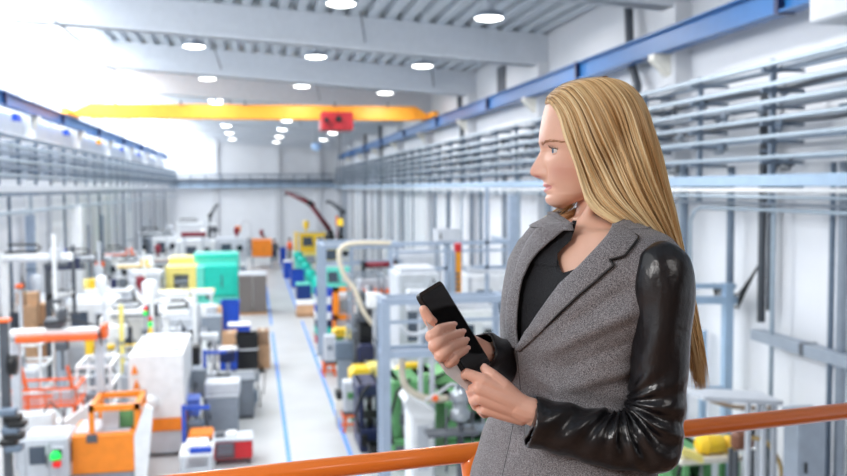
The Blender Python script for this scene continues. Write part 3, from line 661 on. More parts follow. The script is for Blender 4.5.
# yellow block and beam
b = PX(85, 93, 339, 356, 24, .35); x = PX(92, 142, 345, 351, 24, .35)
t = thing('guard_beam', 'yellow guard beam with block end across the left machines', 'beam', base_loc(b))
part(t, 'end_block', MB().box(b[0], b[1], 24, 24.4, b[4], b[5], .03), yellow); part(t, 'beam', MB().box(b[1], x[1], 24.05, 24.3, x[4], x[5], .02), yellow)
part(t, 'under_beam', MB().box(b[1]-.1, x[1], 24.1, 24.3, x[4]-.28, x[4]-.02, .02), white)
for xx in (b[0]+.1, x[1]-.1): part(t, 'leg', MB().box(xx-.05, xx+.05, 24.15, 24.25, 0, b[4] if xx < b[1] else x[4]-.28), lgrey)
# gantry arm
b = PX(8, 104, 328, 337, 18.5, .3)
t = thing('gantry_axis', 'white gantry arm with orange underside above the left machines', 'robot axis', base_loc(b))
part(t, 'beam', MB().box(b[0], b[1], b[2], b[3], b[4], b[5], .02), white)
part(t, 'orange_cover', MB().box(b[0]+.15, b[1]-.12, b[2]-.12, b[3], b[4]-.11, b[4], .01), orange2)
for x in (b[0]+.1, b[1]-.12): part(t, 'column', MB().box(x-.07, x+.07, b[2]+.05, b[3]-.05, 0, b[4]-.1), lgrey)
part(t, 'end_cap', MB().box(b[1]-.06, b[1]+.04, b[2]-.03, b[3]+.03, b[4]-.1, b[5]+.06, .01), orange2)
q = atY(55, 322, 18.5); part(t, 'drive_head', MB().box(q.x-.22, q.x+.14, 18.5, 18.8, b[5], b[5]+.22, .05).box(q.x+.05, q.x+.2, 18.45, 18.75, b[5]+.1, b[5]+.42, .04), dgrey)
q = atY(62, 345, 18.4); part(t, 'gripper', MB().box(q.x-.12, q.x+.12, 18.3, 18.5, q.z-.1, b[4]-.1, .03).cyl((q.x, 18.4, q.z-.5), (q.x, 18.4, q.z-.1), .03), dgrey)
part(t, 'air_hose', MB().tube([(b[0]+.6, 18.4, b[5]+.1), (b[0]+1.2, 18.4, b[5]+.2), (b[0]+1.7, 18.4, b[5]+.05), (b[0]+1.75, 18.35, b[4]-.2)], .02, 6), black, True)
# dark cable-carrier pole at the picture's left
a = atY(4, 322, 15.5); x = a.x
t = thing('energy_chain_column', 'dark column with cable carrier at the left edge of view', 'column', (x, 15.5, 0))
part(t, 'column', MB().box(x-.07, x+.05, 15.45, 15.6, 0, a.z, .01), dgrey); part(t, 'cap', MB().box(x-.1, x+.09, 15.42, 15.63, a.z, a.z+.05), orange2)
q = atY(11, 366, 15.4); part(t, 'hose_reel', MB().lathe((q.x, 15.5, q.z), [(.03, -.08), (.17, -.06), (.17, .06), (.03, .08)], 18, (1, 0, 0)), black, True)
for k in range(7):
    q = atY(10+(k*5) % 12, 412+6*k, 15.3); part(t, 'valve_block', MB().box(q.x-.16, q.x+.1, 15.2, 15.42, q.z-.05, q.z+.06, .02), black if k % 3 else rackd)
part(t, 'base_plate', MB().box(x-.2, x+.2, 15.3, 15.75, 0, .03), dgrey)
# orange lattice basket
yb_ = 19.5; A = PX(13, 76, 388, 408, yb_, .9)
t = thing('guard_basket', 'orange lattice guard basket below the gantry arm', 'guard', base_loc(A)); w = MB()
X0, X1 = A[0], A[1]; za = A[4]; zb_ = A[5]
for y in (yb_, yb_+1.0):
    for z in (za, zb_): w.bar((X0, y, z), (X1, y, z), .05)
    for k in range(5): x = X0+(X1-X0)*k/4; w.bar((x, y, za), (x, y, zb_), .02)
for x in (X0, X1):
    for z in (za, zb_): w.bar((x, yb_, z), (x, yb_+1.0, z), .05)
for k in range(6): z = za+.02; y = yb_+k*.2; w.bar((X0, y, z), (X1, y, z), .02)
part(t, 'basket', w, orange2)
q = atY(17, 368, yb_); u = MB()
for x in (X0+.08, X0+.28, X1-.06): u.bar((x, yb_, zb_), (x-.1, yb_, q.z), .06)
part(t, 'upright', u, orange2)
for x in (X0+.05, X1-.05):
    for y in (yb_, yb_+1.0): part(t, 'leg', MB().bar((x, y, 0), (x, y, za), .05), orange2)
b = PX(22, 68, 434, 476, 18.2, 1.6)
t, b = injection('grey machine bed with small green and red lights at the bottom left', (20, 68, 436, 500), 16.9, .9, lgrey, grey, band=False)
q = atY(56, 455, 16.8); part(t, 'green_light', MB().lathe((q.x, 16.75, q.z), [(.09, -.06), (.1, 0), (.06, .07), (.01, .09)], 14), greenl, True); part(t, 'red_light', MB().lathe((q.x+.02, 16.75, q.z-.14), [(.07, -.06), (.08, 0), (.05, .06)], 14), redl, True)
b = PX(20, 96, 412, 434, 19.1, .5)
t = thing('material_duct', 'white angled sheet metal duct over the grey machine bed', 'duct', base_loc(b)); 
pa, pb_ = atY(22, 431, 19.1), atY(72, 423, 19.1)
part(t, 'duct', MB().bar(pa, pb_, .4, .2), white); part(t, 'duct_end', MB().bar(pb_-Vector((.1, 0, .1)), pb_+Vector((.45, 0, .28)), .5, .3), white)
for q in (pa, pb_): part(t, 'leg', MB().box(q.x-.04, q.x+.04, 19.06, 19.14, 0, q.z-.05), lgrey)
b = PX(12, 76, 426, 440, 17.5, .5); 
# white box-frame machines
def framed(label, px, Y, D, m=white, fill=None, s=.06, shelves=2):
    b = PX(*px, Y, D); x0, x1, y0, y1, z0, z1 = b
    t = thing('guard_enclosure', label, 'machine guard', base_loc(b)); ps = [(x0, y0), (x1, y0), (x0, y1), (x1, y1)]
    for x, y in ps: part(t, 'post', MB().box(x-s/2, x+s/2, y-s/2, y+s/2, 0, z1), m)
    zs = [max(z0, .3)+(z1-max(z0, .3))*k/shelves for k in range(shelves+1)]
    for z in zs:
        part(t, 'rail', MB().bar((x0, y0, z), (x1, y0, z), s), m); part(t, 'rail', MB().bar((x0, y1, z), (x1, y1, z), s), m)
        part(t, 'rail', MB().bar((x0, y0, z), (x0, y1, z), s), m); part(t, 'rail', MB().bar((x1, y0, z), (x1, y1, z), s), m)
    if fill:
        part(t, 'press_unit', MB().box(x0+.12, x1-.12, y0+.15, y1-.1, 0, z1*.62, .04).box(x0+.25, (x0+x1)/2, y0+.2, y1-.2, z1*.62, z1*.85, .04), fill)
        part(t, 'cylinder', MB().cyl(((x0+x1)/2+.1, y0+.4, z1*.62), ((x0+x1)/2+.1, y0+.4, z1*.9), .1), steel, True)
    return t
framed('white framed enclosure with grey press right of the orange basket', (78, 110, 366, 410), 20.4, 1.3, white, grey)
framed('pale framed enclosure between yellow beam and large white machine', (112, 146, 355, 400), 22.6, 1.2, lgrey, lgrey)
framed('white framed guard behind the gantry arm at the far left', (-14, 40, 345, 395), 23.0, 1.4, white, lgrey)
t, b = injection('white moulding machine behind the yellow guard beam', (100, 160, 314, 360), 24.9, 2.2, white, lgrey)
hopper(t, b[0]+1.2, 26, b[5], white)
t, b = injection('pale grey machine with clear cover behind the large white machine', (168, 198, 316, 352), 25.6, 1.4, lgrey, white)
# yellow funnel
a = atY(151, 350, 22.0); c = atY(151, 327, 22.0); d = atY(151, 322, 22.0); rr = 5.2*22.0/900
t = thing('funnel_stand', 'yellow cone with green cap standing behind the large white machine', 'cone', (a.x, 22.0, 0))
part(t, 'cone', MB().lathe((a.x, 22.0, 0), [(rr, a.z-.02), (rr*.95, a.z+.05), (rr*.35, c.z-.05), (rr*.3, c.z)], 20), yellow, True)
part(t, 'cap', MB().lathe((a.x, 22.0, 0), [(rr*.3, c.z), (rr*.45, c.z+.03), (rr*.4, d.z), (.02, d.z+.02)], 16), greenl, True)
part(t, 'knob', MB().lathe((a.x, 22.0, 0), [(.04, d.z+.02), (.06, d.z+.08), (.02, d.z+.13)], 12), red, True); part(t, 'stand', MB().box(a.x-.2, a.x+.2, 21.8, 22.2, 0, a.z-.02, .02), lgrey)
t, b = cabinet('grey panel with dark square screen beside the aisle crates', (195, 216, 308, 334), 30.0, .8, lgrey)
part(t, 'screen', MB().box(*(lambda q: (q[0], q[1], 29.95, 30.0, q[4], q[5]))(PX(197, 207, 315, 327, 29.95, .05))), grey)
t, b = cabinet('slate grey cabinet left of the tall blue container', (207, 221, 318, 345), 29.0, .7, grey)
conveyor('long white conveyor stretching toward the blue crate', (165, 218, 336, 341), 27.2, .6)
conveyor('white conveyor behind the funnel crossing the left block', (120, 196, 301, 306), 32.4, .8)
conveyor('pale conveyor in front of the teal and yellow machine', (150, 214, 291, 297), 37.0, .9, cream)
# desk with monitor
b = PX(84, 130, 289, 297, 31.0, .9)
t = thing('work_bench', 'white work bench carrying a dark monitor in the left block', 'bench', base_loc(b))
part(t, 'bench_top', MB().box(b[0], b[1], b[2], b[3], b[5]-.12, b[5], .01), white); legs(t, b[0]+.03, b[1]-.03, b[2]+.05, b[3]-.05, b[5]-.12, lgrey)
part(t, 'drawer_unit', MB().box(b[1]-.5, b[1]-.05, b[2]+.1, b[3]-.1, .05, b[5]-.15, .02), lgrey)
q = PX(95, 108, 277, 287, 31.1, .06); zb = b[5]
t = thing('monitor', 'dark computer monitor on the white work bench', 'monitor', (q[0], 31.1, zb))
part(t, 'display', MB().box(q[0], q[1], 31.2, 31.26, q[4], q[5]+.02, .01), screen); part(t, 'stand', MB().box((q[0]+q[1])/2-.03, (q[0]+q[1])/2+.03, 31.26, 31.3, zb, q[4]+.1).box((q[0]+q[1])/2-.12, (q[0]+q[1])/2+.12, 31.15, 31.38, zb, zb+.02), black)
for i, (p0, p1, mm, lb) in enumerate(((83, 88, cream, 'cream'), (89, 94.5, yellow, 'yellow'), (110, 116, navy, 'dark blue'), (118, 126, dgrey, 'dark grey'))):
    q = PX(p0, p1, 278, 288, 31.25, .3); single('small_bin', MB().box(q[0], q[1], 31.3, 31.6, zb+.001, zb+.32, .02), mm, 'small %s bin standing on the white work bench' % lb, 'bin')
# further machines, left block background rows
rows = [
 ('white machine with red accent under the far left robots', (60, 112, 300, 334), 28.2, 2.0, white, lgrey),
 ('pale machine at the left wall behind the wooden boxes', (-10, 44, 300, 344), 28.0, 2.2, white, lgrey),
 ('cream machine beneath the pale conveyor', (108, 150, 296, 318), 34.0, 2.0, offw, cream),
 ('grey machine left of the teal and yellow machine', (116, 160, 272, 300), 39.3, 2.0, lgrey, grey),
 ('white machine with green accent behind the bench', (62, 108, 284, 310), 36.5, 2.2, white, ltgreen),
 ('pale machine behind the grey one, in the far left block', (128, 168, 258, 284), 49.0, 2.2, lgrey, white),
 ('white machine with red bar in the far left block', (176, 214, 240, 262), 55.0, 2.2, white, red),
 ('white machine before the far wall at the left', (150, 178, 236, 258), 60.0, 2.2, white, grey),
 ('light machine below the orange feeder box', (214, 246, 238, 256), 58.0, 2.0, lgrey, white),
 ('small white machine close to the left wall columns', (84, 120, 258, 284), 47.0, 2.2, white, yellow),
 ('grey machine near the far left corner', (120, 150, 238, 258), 62.0, 2.2, grey, white),
 ('dark grey machine behind the far orange housing', (247, 268, 238, 246), 73.5, 2.0, dgrey, grey)]
for i, (lb, px, Y, D, m, ac) in enumerate(rows):
    t, b = injection(lb, px, Y, D, m, ac); hopper(t, b[0]+(b[1]-b[0])*.7, Y+D*.5, b[5], (white, lgrey, dred)[i % 3], .8)
b = PX(181, 206, 232, 237, 54.5, .3)
t = thing('robot_beam', 'dark red horizontal robot beam above the far white machine', 'robot axis', base_loc(b)); part(t, 'beam', MB().box(b[0], b[1], b[2], b[3], b[4], b[5], .03), dred)
for x in (b[0]+.2, b[1]-.2): part(t, 'column', MB().box(x-.06, x+.06, 54.6, 54.72, 0, b[4]), lgrey)
# take-out robots
for lb, px, py, Y, reach, drop, m, am in (
 ('white take-out robot with grey carriage by the left wall', 4, 262, 25.0, 1.6, 1.0, white, lgrey),
 ('blue-black take-out robot above the white framed guard', 48, 270, 27.0, .9, 1.2, dgrey, navy),
 ('pale take-out robot reaching over the work bench', 64, 262, 33.0, 1.5, .8, lgrey, dgrey),
 ('white take-out robot with yellow carriage behind the bench', 118, 268, 38.0, 1.3, .7, white, yellow),
 ('pale take-out robot with orange carriage near the middle of left block', 104, 256, 43.0, 1.4, .6, lgrey, orange2),
 ('white take-out robot left of the teal machine', 150, 262, 47.6, 1.6, .6, white, dred),
 ('slim take-out robot with dark carriage in the far left block', 140, 236, 52.0, 1.8, .7, lgrey, black),
 ('white take-out robot with long beam before the far wall', 178, 226, 58.0, 2.2, .8, white, lgrey),
 ('take-out robot with tall dark arm near the far wall', 204, 232, 64.0, .9, .5, dgrey, black),
 ('pale take-out robot behind the large white machine', 166, 318, 23.5, .9, .8, white, lgrey),
 ('white take-out robot over the yellow guard beam', 112, 318, 24.66, 1.3, .7, white, dgrey)):
    picker(lb, px, py, Y, None, reach, drop, m, am)
armrobot('dark articulated robot by the far left machines', atY(210, 270, 61).x, 61, 1.9, 1.0, (1.5, 1.4, 1.0, .9, .2), dgrey)
armrobot('white articulated robot between the left wall columns', atY(50, 270, 31.4).x, 31.4, 1.4, 1.0, (1.2, .8, -.3, .9, -1.4), offw)
armrobot('small dark articulated robot behind the white framed guard', atY(58, 270, 26).x, 26, 1.6, .8, (1.9, .8, .2, .8, -.3), white)
armrobot('pale articulated robot beside the cream machine', atY(138, 270, 35.5).x, 33.4, 1.5, .8, (1.3, .9, -.2, .9, 2.6), lgrey)
# wooden crates far left
for i, (p0, p1, q0, q1, Y) in enumerate(((20, 36, 306, 322, 26.6), (37, 52, 304, 320, 27.2), (24, 44, 296, 305, 27.6))):
    b = PX(p0, p1, q0, q1, Y, .6)
    if i < 2: b = (b[0], b[1], b[2], b[3], 0, b[5])
    else: 
        b = (b[0], b[1], 26.75, 27.15, z_+.012, z_+.35)
    if i == 0: z_ = b[5]
    carton(['tall tan box at the left wall nearer the gantry arm', 'tan box beside the tall tan box at the left wall', 'flat tan box lying on the tall tan box'][i], b)
# tall steel posts rising in the left block
for i, (px, q0, Y, m, s) in enumerate(((62, 243, 27.8, lgrey, .12), (30, 215, 30.6, alum, .25), (76, 206, 34.5, white, .35), (121, 305, 23.4, cream, .1), (104, 300, 23.2, lgrey, .08), (101, 215, 44, alum, .2), (129, 212, 52.6, white, .3), (88, 225, 40, rackd, .08), (150, 218, 57, rackd, .08))):
    a = atY(px, q0, Y); t = thing('support_post', ['slim pale support post behind the boxes at left', 'blue-grey square support post at the far left', 'broad white support post with bands in the left block', 'cream post beside the yellow guard beam', 'thin pale post behind the yellow guard beam', 'blue-grey support post beyond the work bench',
         'broad white support post in the far left block', 'thin dark post beyond the work bench', 'thin dark post by the far left machines'][i], 'post', (a.x, Y, 0))
    part(t, 'shaft', MB().box(a.x-s/2, a.x+s/2, Y-s/2, Y+s/2, 0, a.z), m); part(t, 'base_plate', MB().box(a.x-s, a.x+s, Y-s, Y+s, 0, .03), grey)
    part(t, 'collar', MB().box(a.x-s*.6, a.x+s*.6, Y-s*.6, Y+s*.6, a.z*.62, a.z*.62+.06), rackd)
# ================= right of the aisle
crates([])
def stackbox(lst): 
    for lb, kind, px, Y, D, m, lid in lst:
        b = PX(*px, Y, D); b = (b[0], b[1], Y, Y+D, 0, b[5])
        crate(lb, b, m, lid) if kind == 'crate' else carton(lb, b, m)
stackbox([('small far blue crate at the right aisle edge', 'crate', (280, 286, 248, 257), 66, .9, blue, None),
 ('far blue crate with white lid at the right aisle edge', 'crate', (284, 292, 262, 276), 55, 1.2, blue, white),
 ('broad blue crate behind the teal topped one', 'crate', (291.5, 304, 271, 285), 50, 1.4, blue, None),
 ('dark blue crate with teal lid right of the aisle', 'crate', (297, 311, 285, 299), 44.5, 1.3, mat('deep_blue_plastic', (.07, .20, .50), .4), ltteal)])
b = PX(297, 317, 303, 318, 38.3, 1.3); pallet('wooden pallet under the wide cardboard box', b[0], b[1], 38.3, 39.6)
carton('wide cardboard box with white top on a pallet right of aisle', (b[0]+.02, b[1]-.02, 38.35, 39.55, .13, b[5]-.08)); single('lid_sheet', MB().box(b[0], b[1], 38.33, 39.57, b[5]-.065, b[5], .01), white, 'white sheet on the wide cardboard box', 'sheet')
z = 0
colz = [(blue, 'bright blue'), (white, 'white'), (navy, 'dark blue'), (blue, 'bright blue'), (white, 'white'), (blue, 'bright blue')]
q0 = PX(316, 331, 289, 341, 31.8, .8); n = 7; hh = (q0[5])/n
pos7 = ['bottom', 'second from the bottom', 'third from the bottom', 'middle', 'third from the top', 'second from the top', 'top']
seq = [(red, 'red'), (teal, 'teal'), (navy, 'dark blue'), (white, 'white'), (blue, 'bright blue'), (white, 'white'), (blue, 'bright blue')]
for k in range(n):
    crate('%s tote of the tall stack at the right aisle edge, %s' % (seq[k][1], pos7[k]), (q0[0], q0[1], 31.8, 32.6, hh*k, hh*(k+1)-.012), seq[k][0], group='totes in the tall stack')
q0 = PX(327, 334, 289, 318, 33.6, .6)
for k in range(4):
    h4 = q0[5]/4; crate('blue tote of the narrow stack behind the tall one, %s' % ('bottom', 'second from below', 'second from above', 'top')[k], (q0[0], q0[1], 33.6, 34.2, h4*k, h4*(k+1)-.012), blue if k % 2 else navy, group='totes in the narrow stack')
# teal row of granulate bins receding
for i, (px, py, Y) in enumerate(((298, 252, 62), (302, 257, 57), (306, 263, 52), (311, 270, 47), (317, 277, 42))):
    a = atY(px, py, Y); r = 5.0*Y/900
    t = thing('granulate_dryer', 'teal granulate dryer right of the aisle, %s from the gallery' % lab_o[4-i], 'dryer', (a.x, Y, 0), 'teal dryers in a receding row')
    part(t, 'drum', MB().lathe((a.x, Y, 0), [(r*.6, .5), (r, .9), (r, a.z-.1), (r*.8, a.z), (r*.2, a.z+.06)], 18), teal, True); part(t, 'base', MB().box(a.x-r*.7, a.x+r*.7, Y-r*.7, Y+r*.7, 0, .5, .02), ltteal)
t, b = injection('teal machine behind the dryer row right of the aisle', (321, 352, 266, 292), 43, 2.2, ltteal, teal)
t, b = injection('yellow moulding machine far right of the aisle', (296, 326, 232, 246), 66, 2.5, yellow, cream); hopper(t, b[0]+.8, 67, b[5], yellow)
t, b = injection('cream machine behind the dark robots', (318, 352, 244, 262), 54, 2.0, cream, white)
armrobot('dark articulated robot reaching high before the far wall', atY(330, 270, 61.5).x, 61.5, 2.0, 1.5, (2.2, 1.5, 2.7, 1.2, .1), dred)
armrobot('second dark articulated robot beside the high reaching one', atY(341, 270, 58.6).x, 58.6, 1.9, 1.2, (1.5, 1.3, 2.5, 1.0, 0), dgrey)
a = atY(337, 216, 59); t = thing('signal_mast', 'orange topped mast beside the dark far robots', 'mast', (a.x, 59, 0)); part(t, 'pole', MB().cyl((a.x, 59, 0), (a.x, 59, a.z-.6), .05), dred); part(t, 'head', MB().cyl((a.x, 59, a.z-.6), (a.x, 59, a.z), .09), orange2)
# orange door frame machine
b = PX(333, 354, 287, 320, 30.5, 1.2); x0, x1, y0, y1, z0, z1 = b; z0 = max(0, z0)
t = thing('orange_guard_door', 'tall orange framed machine guard right of the totes', 'machine guard', base_loc(b)); w = MB(); s = .16
w.box(x0, x0+s*1.3, y0, y0+.1, z0, z1).box(x1-s*.6, x1, y0, y0+.1, z0, z1).box(x0, x1, y0, y0+.1, z1-s, z1).box(x0, x1, y0, y0+.1, z0, z0+s)
part(t, 'frame', w, orange); part(t, 'press_unit', MB().box(x0+.1, x1-.1, y0+.25, y1, 0, z1-.3, .05), lgrey); part(t, 'mould', MB().box(x0+.25, x1-.2, y0+.08, y0+.25, z0+.3, z1-.4, .04), steel)
legs(t, x0, x1, y0, y0+.3, z0, orange, .1)
# frame 1 : mezzanine-like aluminium frame
def Pt(px, py, Y): return atY(px, py, Y)
Yf = 27.0
ps = []
for px in (324,): ps.append((Pt(px, 320, Yf).x, Yf, Pt(px, 246, Yf).z, .17))
a = Pt(324, 247, Yf); b_ = Pt(402, 247, Yf)
ps2 = [(Pt(x, 320, Yf).x, Yf, a.z, .1) for x in (352, 397)]
rl = [(a, (b_.x, Yf, a.z), .13), ((a.x, Yf, Pt(0, 270, Yf).z), (b_.x, Yf, Pt(0, 270, Yf).z), .12), ((a.x, Yf, Pt(0, 254, Yf).z), (b_.x, Yf, Pt(0, 254, Yf).z), .06),
      (a, (a.x, Yf+2.5, a.z), .12), ((b_.x, Yf, a.z), (b_.x, Yf+2.5, a.z), .12), ((a.x, Yf+2.5, a.z), (b_.x, Yf+2.5, a.z), .12)]
ps3 = [(a.x, Yf+2.5, a.z, .12), (b_.x, Yf+2.5, a.z, .12)]
frame('profile_scaffold', 'blue-grey profile frame standing right of the tote stack', ps+ps2+ps3, rl)
Yf = 22.0
zz_ = [Pt(450, p, Yf).z for p in (243, 251, 268)]
xs = [Pt(p, 320, Yf).x for p in (392, 446, 455, 487, 513)]
frame('profile_scaffold', 'blue-grey three-rail frame behind the handheld device', [(xs[0], Yf, zz_[0], .07), (xs[1], Yf, zz_[0], .09), (xs[3], Yf, zz_[0]+1.4, .09), (xs[4], Yf, zz_[0]+1.2, .22)],
      [((xs[0], Yf, z), (xs[4], Yf, z), .09 if k != 1 else .06) for k, z in enumerate(zz_)]+[((xs[4], Yf, zz_[0]), (xs[4], Yf+2, zz_[0]), .09)])
# frame 2 : near
Yf = 14.6
x0 = Pt(385, 320, Yf).x; z0 = Pt(385, 302, Yf).z; x1 = Pt(505, 320, Yf).x; z2 = Pt(400, 354, Yf).z; z3 = Pt(400, 322, Yf).z
frame('profile_scaffold', 'large light blue-grey profile frame directly behind the hands', [(x0, Yf, z0, .15), (x0, Yf+.6, z0, .1), (x1, Yf, z0, .1), (x1, Yf+.6, z0, .1)],
      [((x0, Yf, z0), (x1, Yf, z0), .11), ((x0, Yf, z2), (x1, Yf, z2), .12), ((x0, Yf, z3), (x1, Yf, z3), .05), ((x0, Yf+.6, z0), (x1, Yf+.6, z0), .09), ((x0, Yf, z0), (x0, Yf+.6, z0), .11), ((x1, Yf, z0), (x1, Yf+.6, z0), .1),
       ((x0, Yf+.6, z2), (x1, Yf+.6, z2), .08), ((x0, Yf, z2), (x0, Yf+.6, z2), .08)])
# hoses
def hose(label, pts, Y, r, m=beige):
    P_ = [atY(x, y, Y+(dy if len(q) > 2 else 0)) for q in pts for x, y, dy in [(q[0], q[1], q[2] if len(q) > 2 else 0)]]
    # smooth
    out = []
    n = len(P_)
    for i in range(n-1):
        p0, p1, p2, p3 = P_[max(i-1, 0)], P_[i], P_[i+1], P_[min(i+2, n-1)]
        for k in range(6):
            u = k/6; out.append(.5*((2*p1)+(p2-p0)*u+(2*p0-5*p1+4*p2-p3)*u*u+(3*p1-p0-3*p2+p3)*u**3))
    out.append(P_[-1])
    return single('hose', MB().tube(out, r, 10), m, label, 'hose', None, True)
hose('beige hose hanging in a long curve from the profile frame', [(392, 243), (360, 243), (344, 246), (339, 256), (344, 275), (355, 290), (364, 312), (380, 334), (392, 345)], 24.0, .065)
hose('pale hose drooping across the three-rail frame', [(455, 262), (475, 270), (500, 272), (520, 266)], 21.6, .04, lgrey)
hose('grey hose drooping in front of the near frame', [(400, 326), (410, 334), (425, 332), (432, 324)], 14.2, .035, lgrey)
hose('beige suction pipe curving down from the near frame', [(402, 352), (403, 380), (412, 392), (430, 399), (448, 398)], 15.3, .06)
hose('thin white hose rising to the green machine', [(425, 400), (440, 392), (452, 384), (462, 388)], 14.9, .025, white)
# amber ladder column, box
a = atY(453, 252, 20.0)
t = thing('signal_column', 'post with amber ladder strip and red head behind the device', 'column', (a.x, 20, 0))
part(t, 'post', MB().box(a.x-.07, a.x+.04, 19.95, 20.05, 0, a.z), alum)
p, q = PX(456, 461.5, 270, 295, 19.95, .08), PX(455, 461.5, 243, 252, 19.95, .08); w = MB(); zz0, zz1 = p[4], p[5]
part(t, 'red_head', MB().box(q[0], q[1], 19.92, 20.06, q[4], q[5], .02), red); part(t, 'backing', MB().box(p[0], p[1], 19.97, 20.03, p[4]-.05, q[4]), amber)
for k in range(5): z = zz0+(zz1-zz0)*k/5; w.box(p[0], p[1]-.05, 19.93, 19.97, z, z+.05)
part(t, 'ladder_strip', w, dgrey)
t, b = cabinet('white box mounted high on posts above the three-rail frame', (437, 460, 231, 242), 23.5, .5, lgrey, 'terminal_box', 'cabinet')
# dark red roller machine
b = PX(365, 395, 262, 268, 26.4, .3); t = thing('roller_unit', 'machine with dark red roller behind the beige hose', 'machine', base_loc(b))
part(t, 'roller', MB().cyl((b[0], 26.5, (b[4]+b[5])/2), (b[1], 26.5, (b[4]+b[5])/2), .09), dred, True); [part(t, 'side_plate', MB().box(q, q+.08, 26.3, 26.7, b[4]-.3, b[5]+.05), black) for q in (b[0]-.08, b[1])]
part(t, 'body', MB().box(b[0]-.2, b[1]+.1, 26.3, 26.85, 0, b[4]-.3, .04), lgrey); part(t, 'orange_rail', MB().box(b[0]-.2, b[1]-.2, 26.2, 26.3, b[4]-.75, b[4]-.62), orange2)
framed('grey guard enclosure around a press behind the frame post', (352, 384, 276, 330), 24.8, 1.1, grey, dgrey)
t, b = injection('pale machine with clear guard right of the frame post', (398, 440, 268, 330), 19.95, 1.3, lgrey, white)
t, b = injection('white machine low behind the hands', (443, 500, 306, 370), 20.1, 1.5, white, lgrey)
t, b = injection('grey machine behind the three-rail frame', (396, 442, 252, 282), 29.0, 1.8, lgrey, grey)
t, b = injection('pale machine under the three-rail frame near the right wall', (466, 512, 270, 320), 22.8, 1.8, white, alum)
# yellow covers and black crates
def cover(label, px, Y, D, m):
    b = PX(*px, Y, D); t = thing('machine_cover', label, 'machine cover', base_loc(b)); x0, x1, y0, y1, z0, z1 = b
    part(t, 'cover', MB().prism([(x0, y0, z0), (x1, y0, z0), (x1, y0, z1), (x0+(x1-x0)*.25, y0, z1), (x0, y0, z0+(z1-z0)*.6)], (0, D, 0)), m)
    for q in (.3, .7): part(t, 'latch', MB().box(x0+(x1-x0)*q, x0+(x1-x0)*(q+.1), y0-.02, y0, (z0+z1)/2-.03, (z0+z1)/2+.03), dgrey)
    part(t, 'support', MB().box(x0+.1, x1-.1, y0+.1, y1-.1, 0, z0), green if m is yellow else dgrey); return t
cover('yellow cover above dark machinery beside the totes', (333, 347, 329, 337), 27.5, .5, yellow)
cover('cream cover right of the small yellow cover', (346, 359, 327, 338), 26.72, .2, cream)
cover('cream upright guard below the cream cover', (347, 355, 338, 364), 26.4, .3, cream)
cover('wide yellow cover over the green press', (351, 369, 369, 382), 21.6, .7, yellow)
cover('cream cover joined to the wide yellow cover', (369, 381, 366, 378), 22.0, .7, cream)
cover('yellow sloping roof cover right of the frame post', (396, 420, 364, 381), 18.3, .25, yellow)
for k, (q0_, q1_) in enumerate(((350, 364), (338, 349), (325, 337))):
    b = PX(360, 377, q0_, q1_, 23.8, .7)
    if k == 0: single('crate_stand', MB().box(b[0], b[1], 23.8, 24.5, 0, b[4]-.01, .02), dgrey, 'dark stand under the black boxes behind the frame post', 'stand'); zc = b[4]
    crate('black box of the stack behind the frame post, %s' % ('bottom', 'middle', 'top')[k], (b[0], b[1], 23.8, 24.5, zc, b[5]-.015), black, group='black boxes behind the frame post'); zc = b[5]
# presses (dark/green detailed masses)
def press(label, px, Y, D, m=green, m2=dgrey):
    b = PX(*px, Y, D); x0, x1, y0, y1, z0, z1 = b; z0 = 0; w = x1-x0
    t = thing('hydraulic_press', label, 'machine', base_loc(b))
    part(t, 'bed', MB().box(x0, x1, y0, y1, 0, z1*.35, .03), m); part(t, 'upright', MB().box(x0, x0+w*.25, y0+.1, y1, z1*.35, z1, .03), m); part(t, 'upright', MB().box(x1-w*.25, x1, y0+.1, y1, z1*.35, z1, .03), m)
    part(t, 'crown', MB().box(x0-.03, x1+.03, y0+.05, y1, z1*.82, z1, .04), m); part(t, 'platen', MB().box(x0+w*.2, x1-w*.2, y0+.05, y1-.1, z1*.5, z1*.62, .02), m2)
    part(t, 'ram', MB().cyl(((x0+x1)/2, y0+D*.5, z1*.6), ((x0+x1)/2, y0+D*.5, z1*.85), w*.12), steel, True)
    for q in (x0+w*.3, x1-w*.3): part(t, 'tie_bar', MB().cyl((q, y0+.1, z1*.3), (q, y0+.1, z1*.84), .03), steel, True)
    part(t, 'hydraulic_line', MB().tube([(x0-.02, y0, z1*.3), (x0-.08, y0-.05, z1*.6), (x0+w*.1, y0-.05, z1*.9), (x0+w*.5, y0+.02, z1*1.02)], .03, 8), black, True)
    part(t, 'panel', MB().box(x0+w*.05, x0+w*.35, y0-.04, y0, z1*.1, z1*.28, .01), m2); return t
press('dark green press left of the frame post beneath the yellow cover', (352, 378, 384, 440), 20.8, .72, green, dgrey)
press('dark blue press beside the near frame post', (360, 381, 385, 452), 18.3, 1.2, navy, black)
press('large green press right of the near frame post', (394, 428, 380, 470), 17.0, 1.2, green, dgrey)
press('green press behind the lower fingers', (424, 470, 372, 460), 18.7, 1.1, ltgreen, green)
press('dark green press low beside the woman hip', (448, 500, 400, 480), 17.1, 1.3, green, grey)
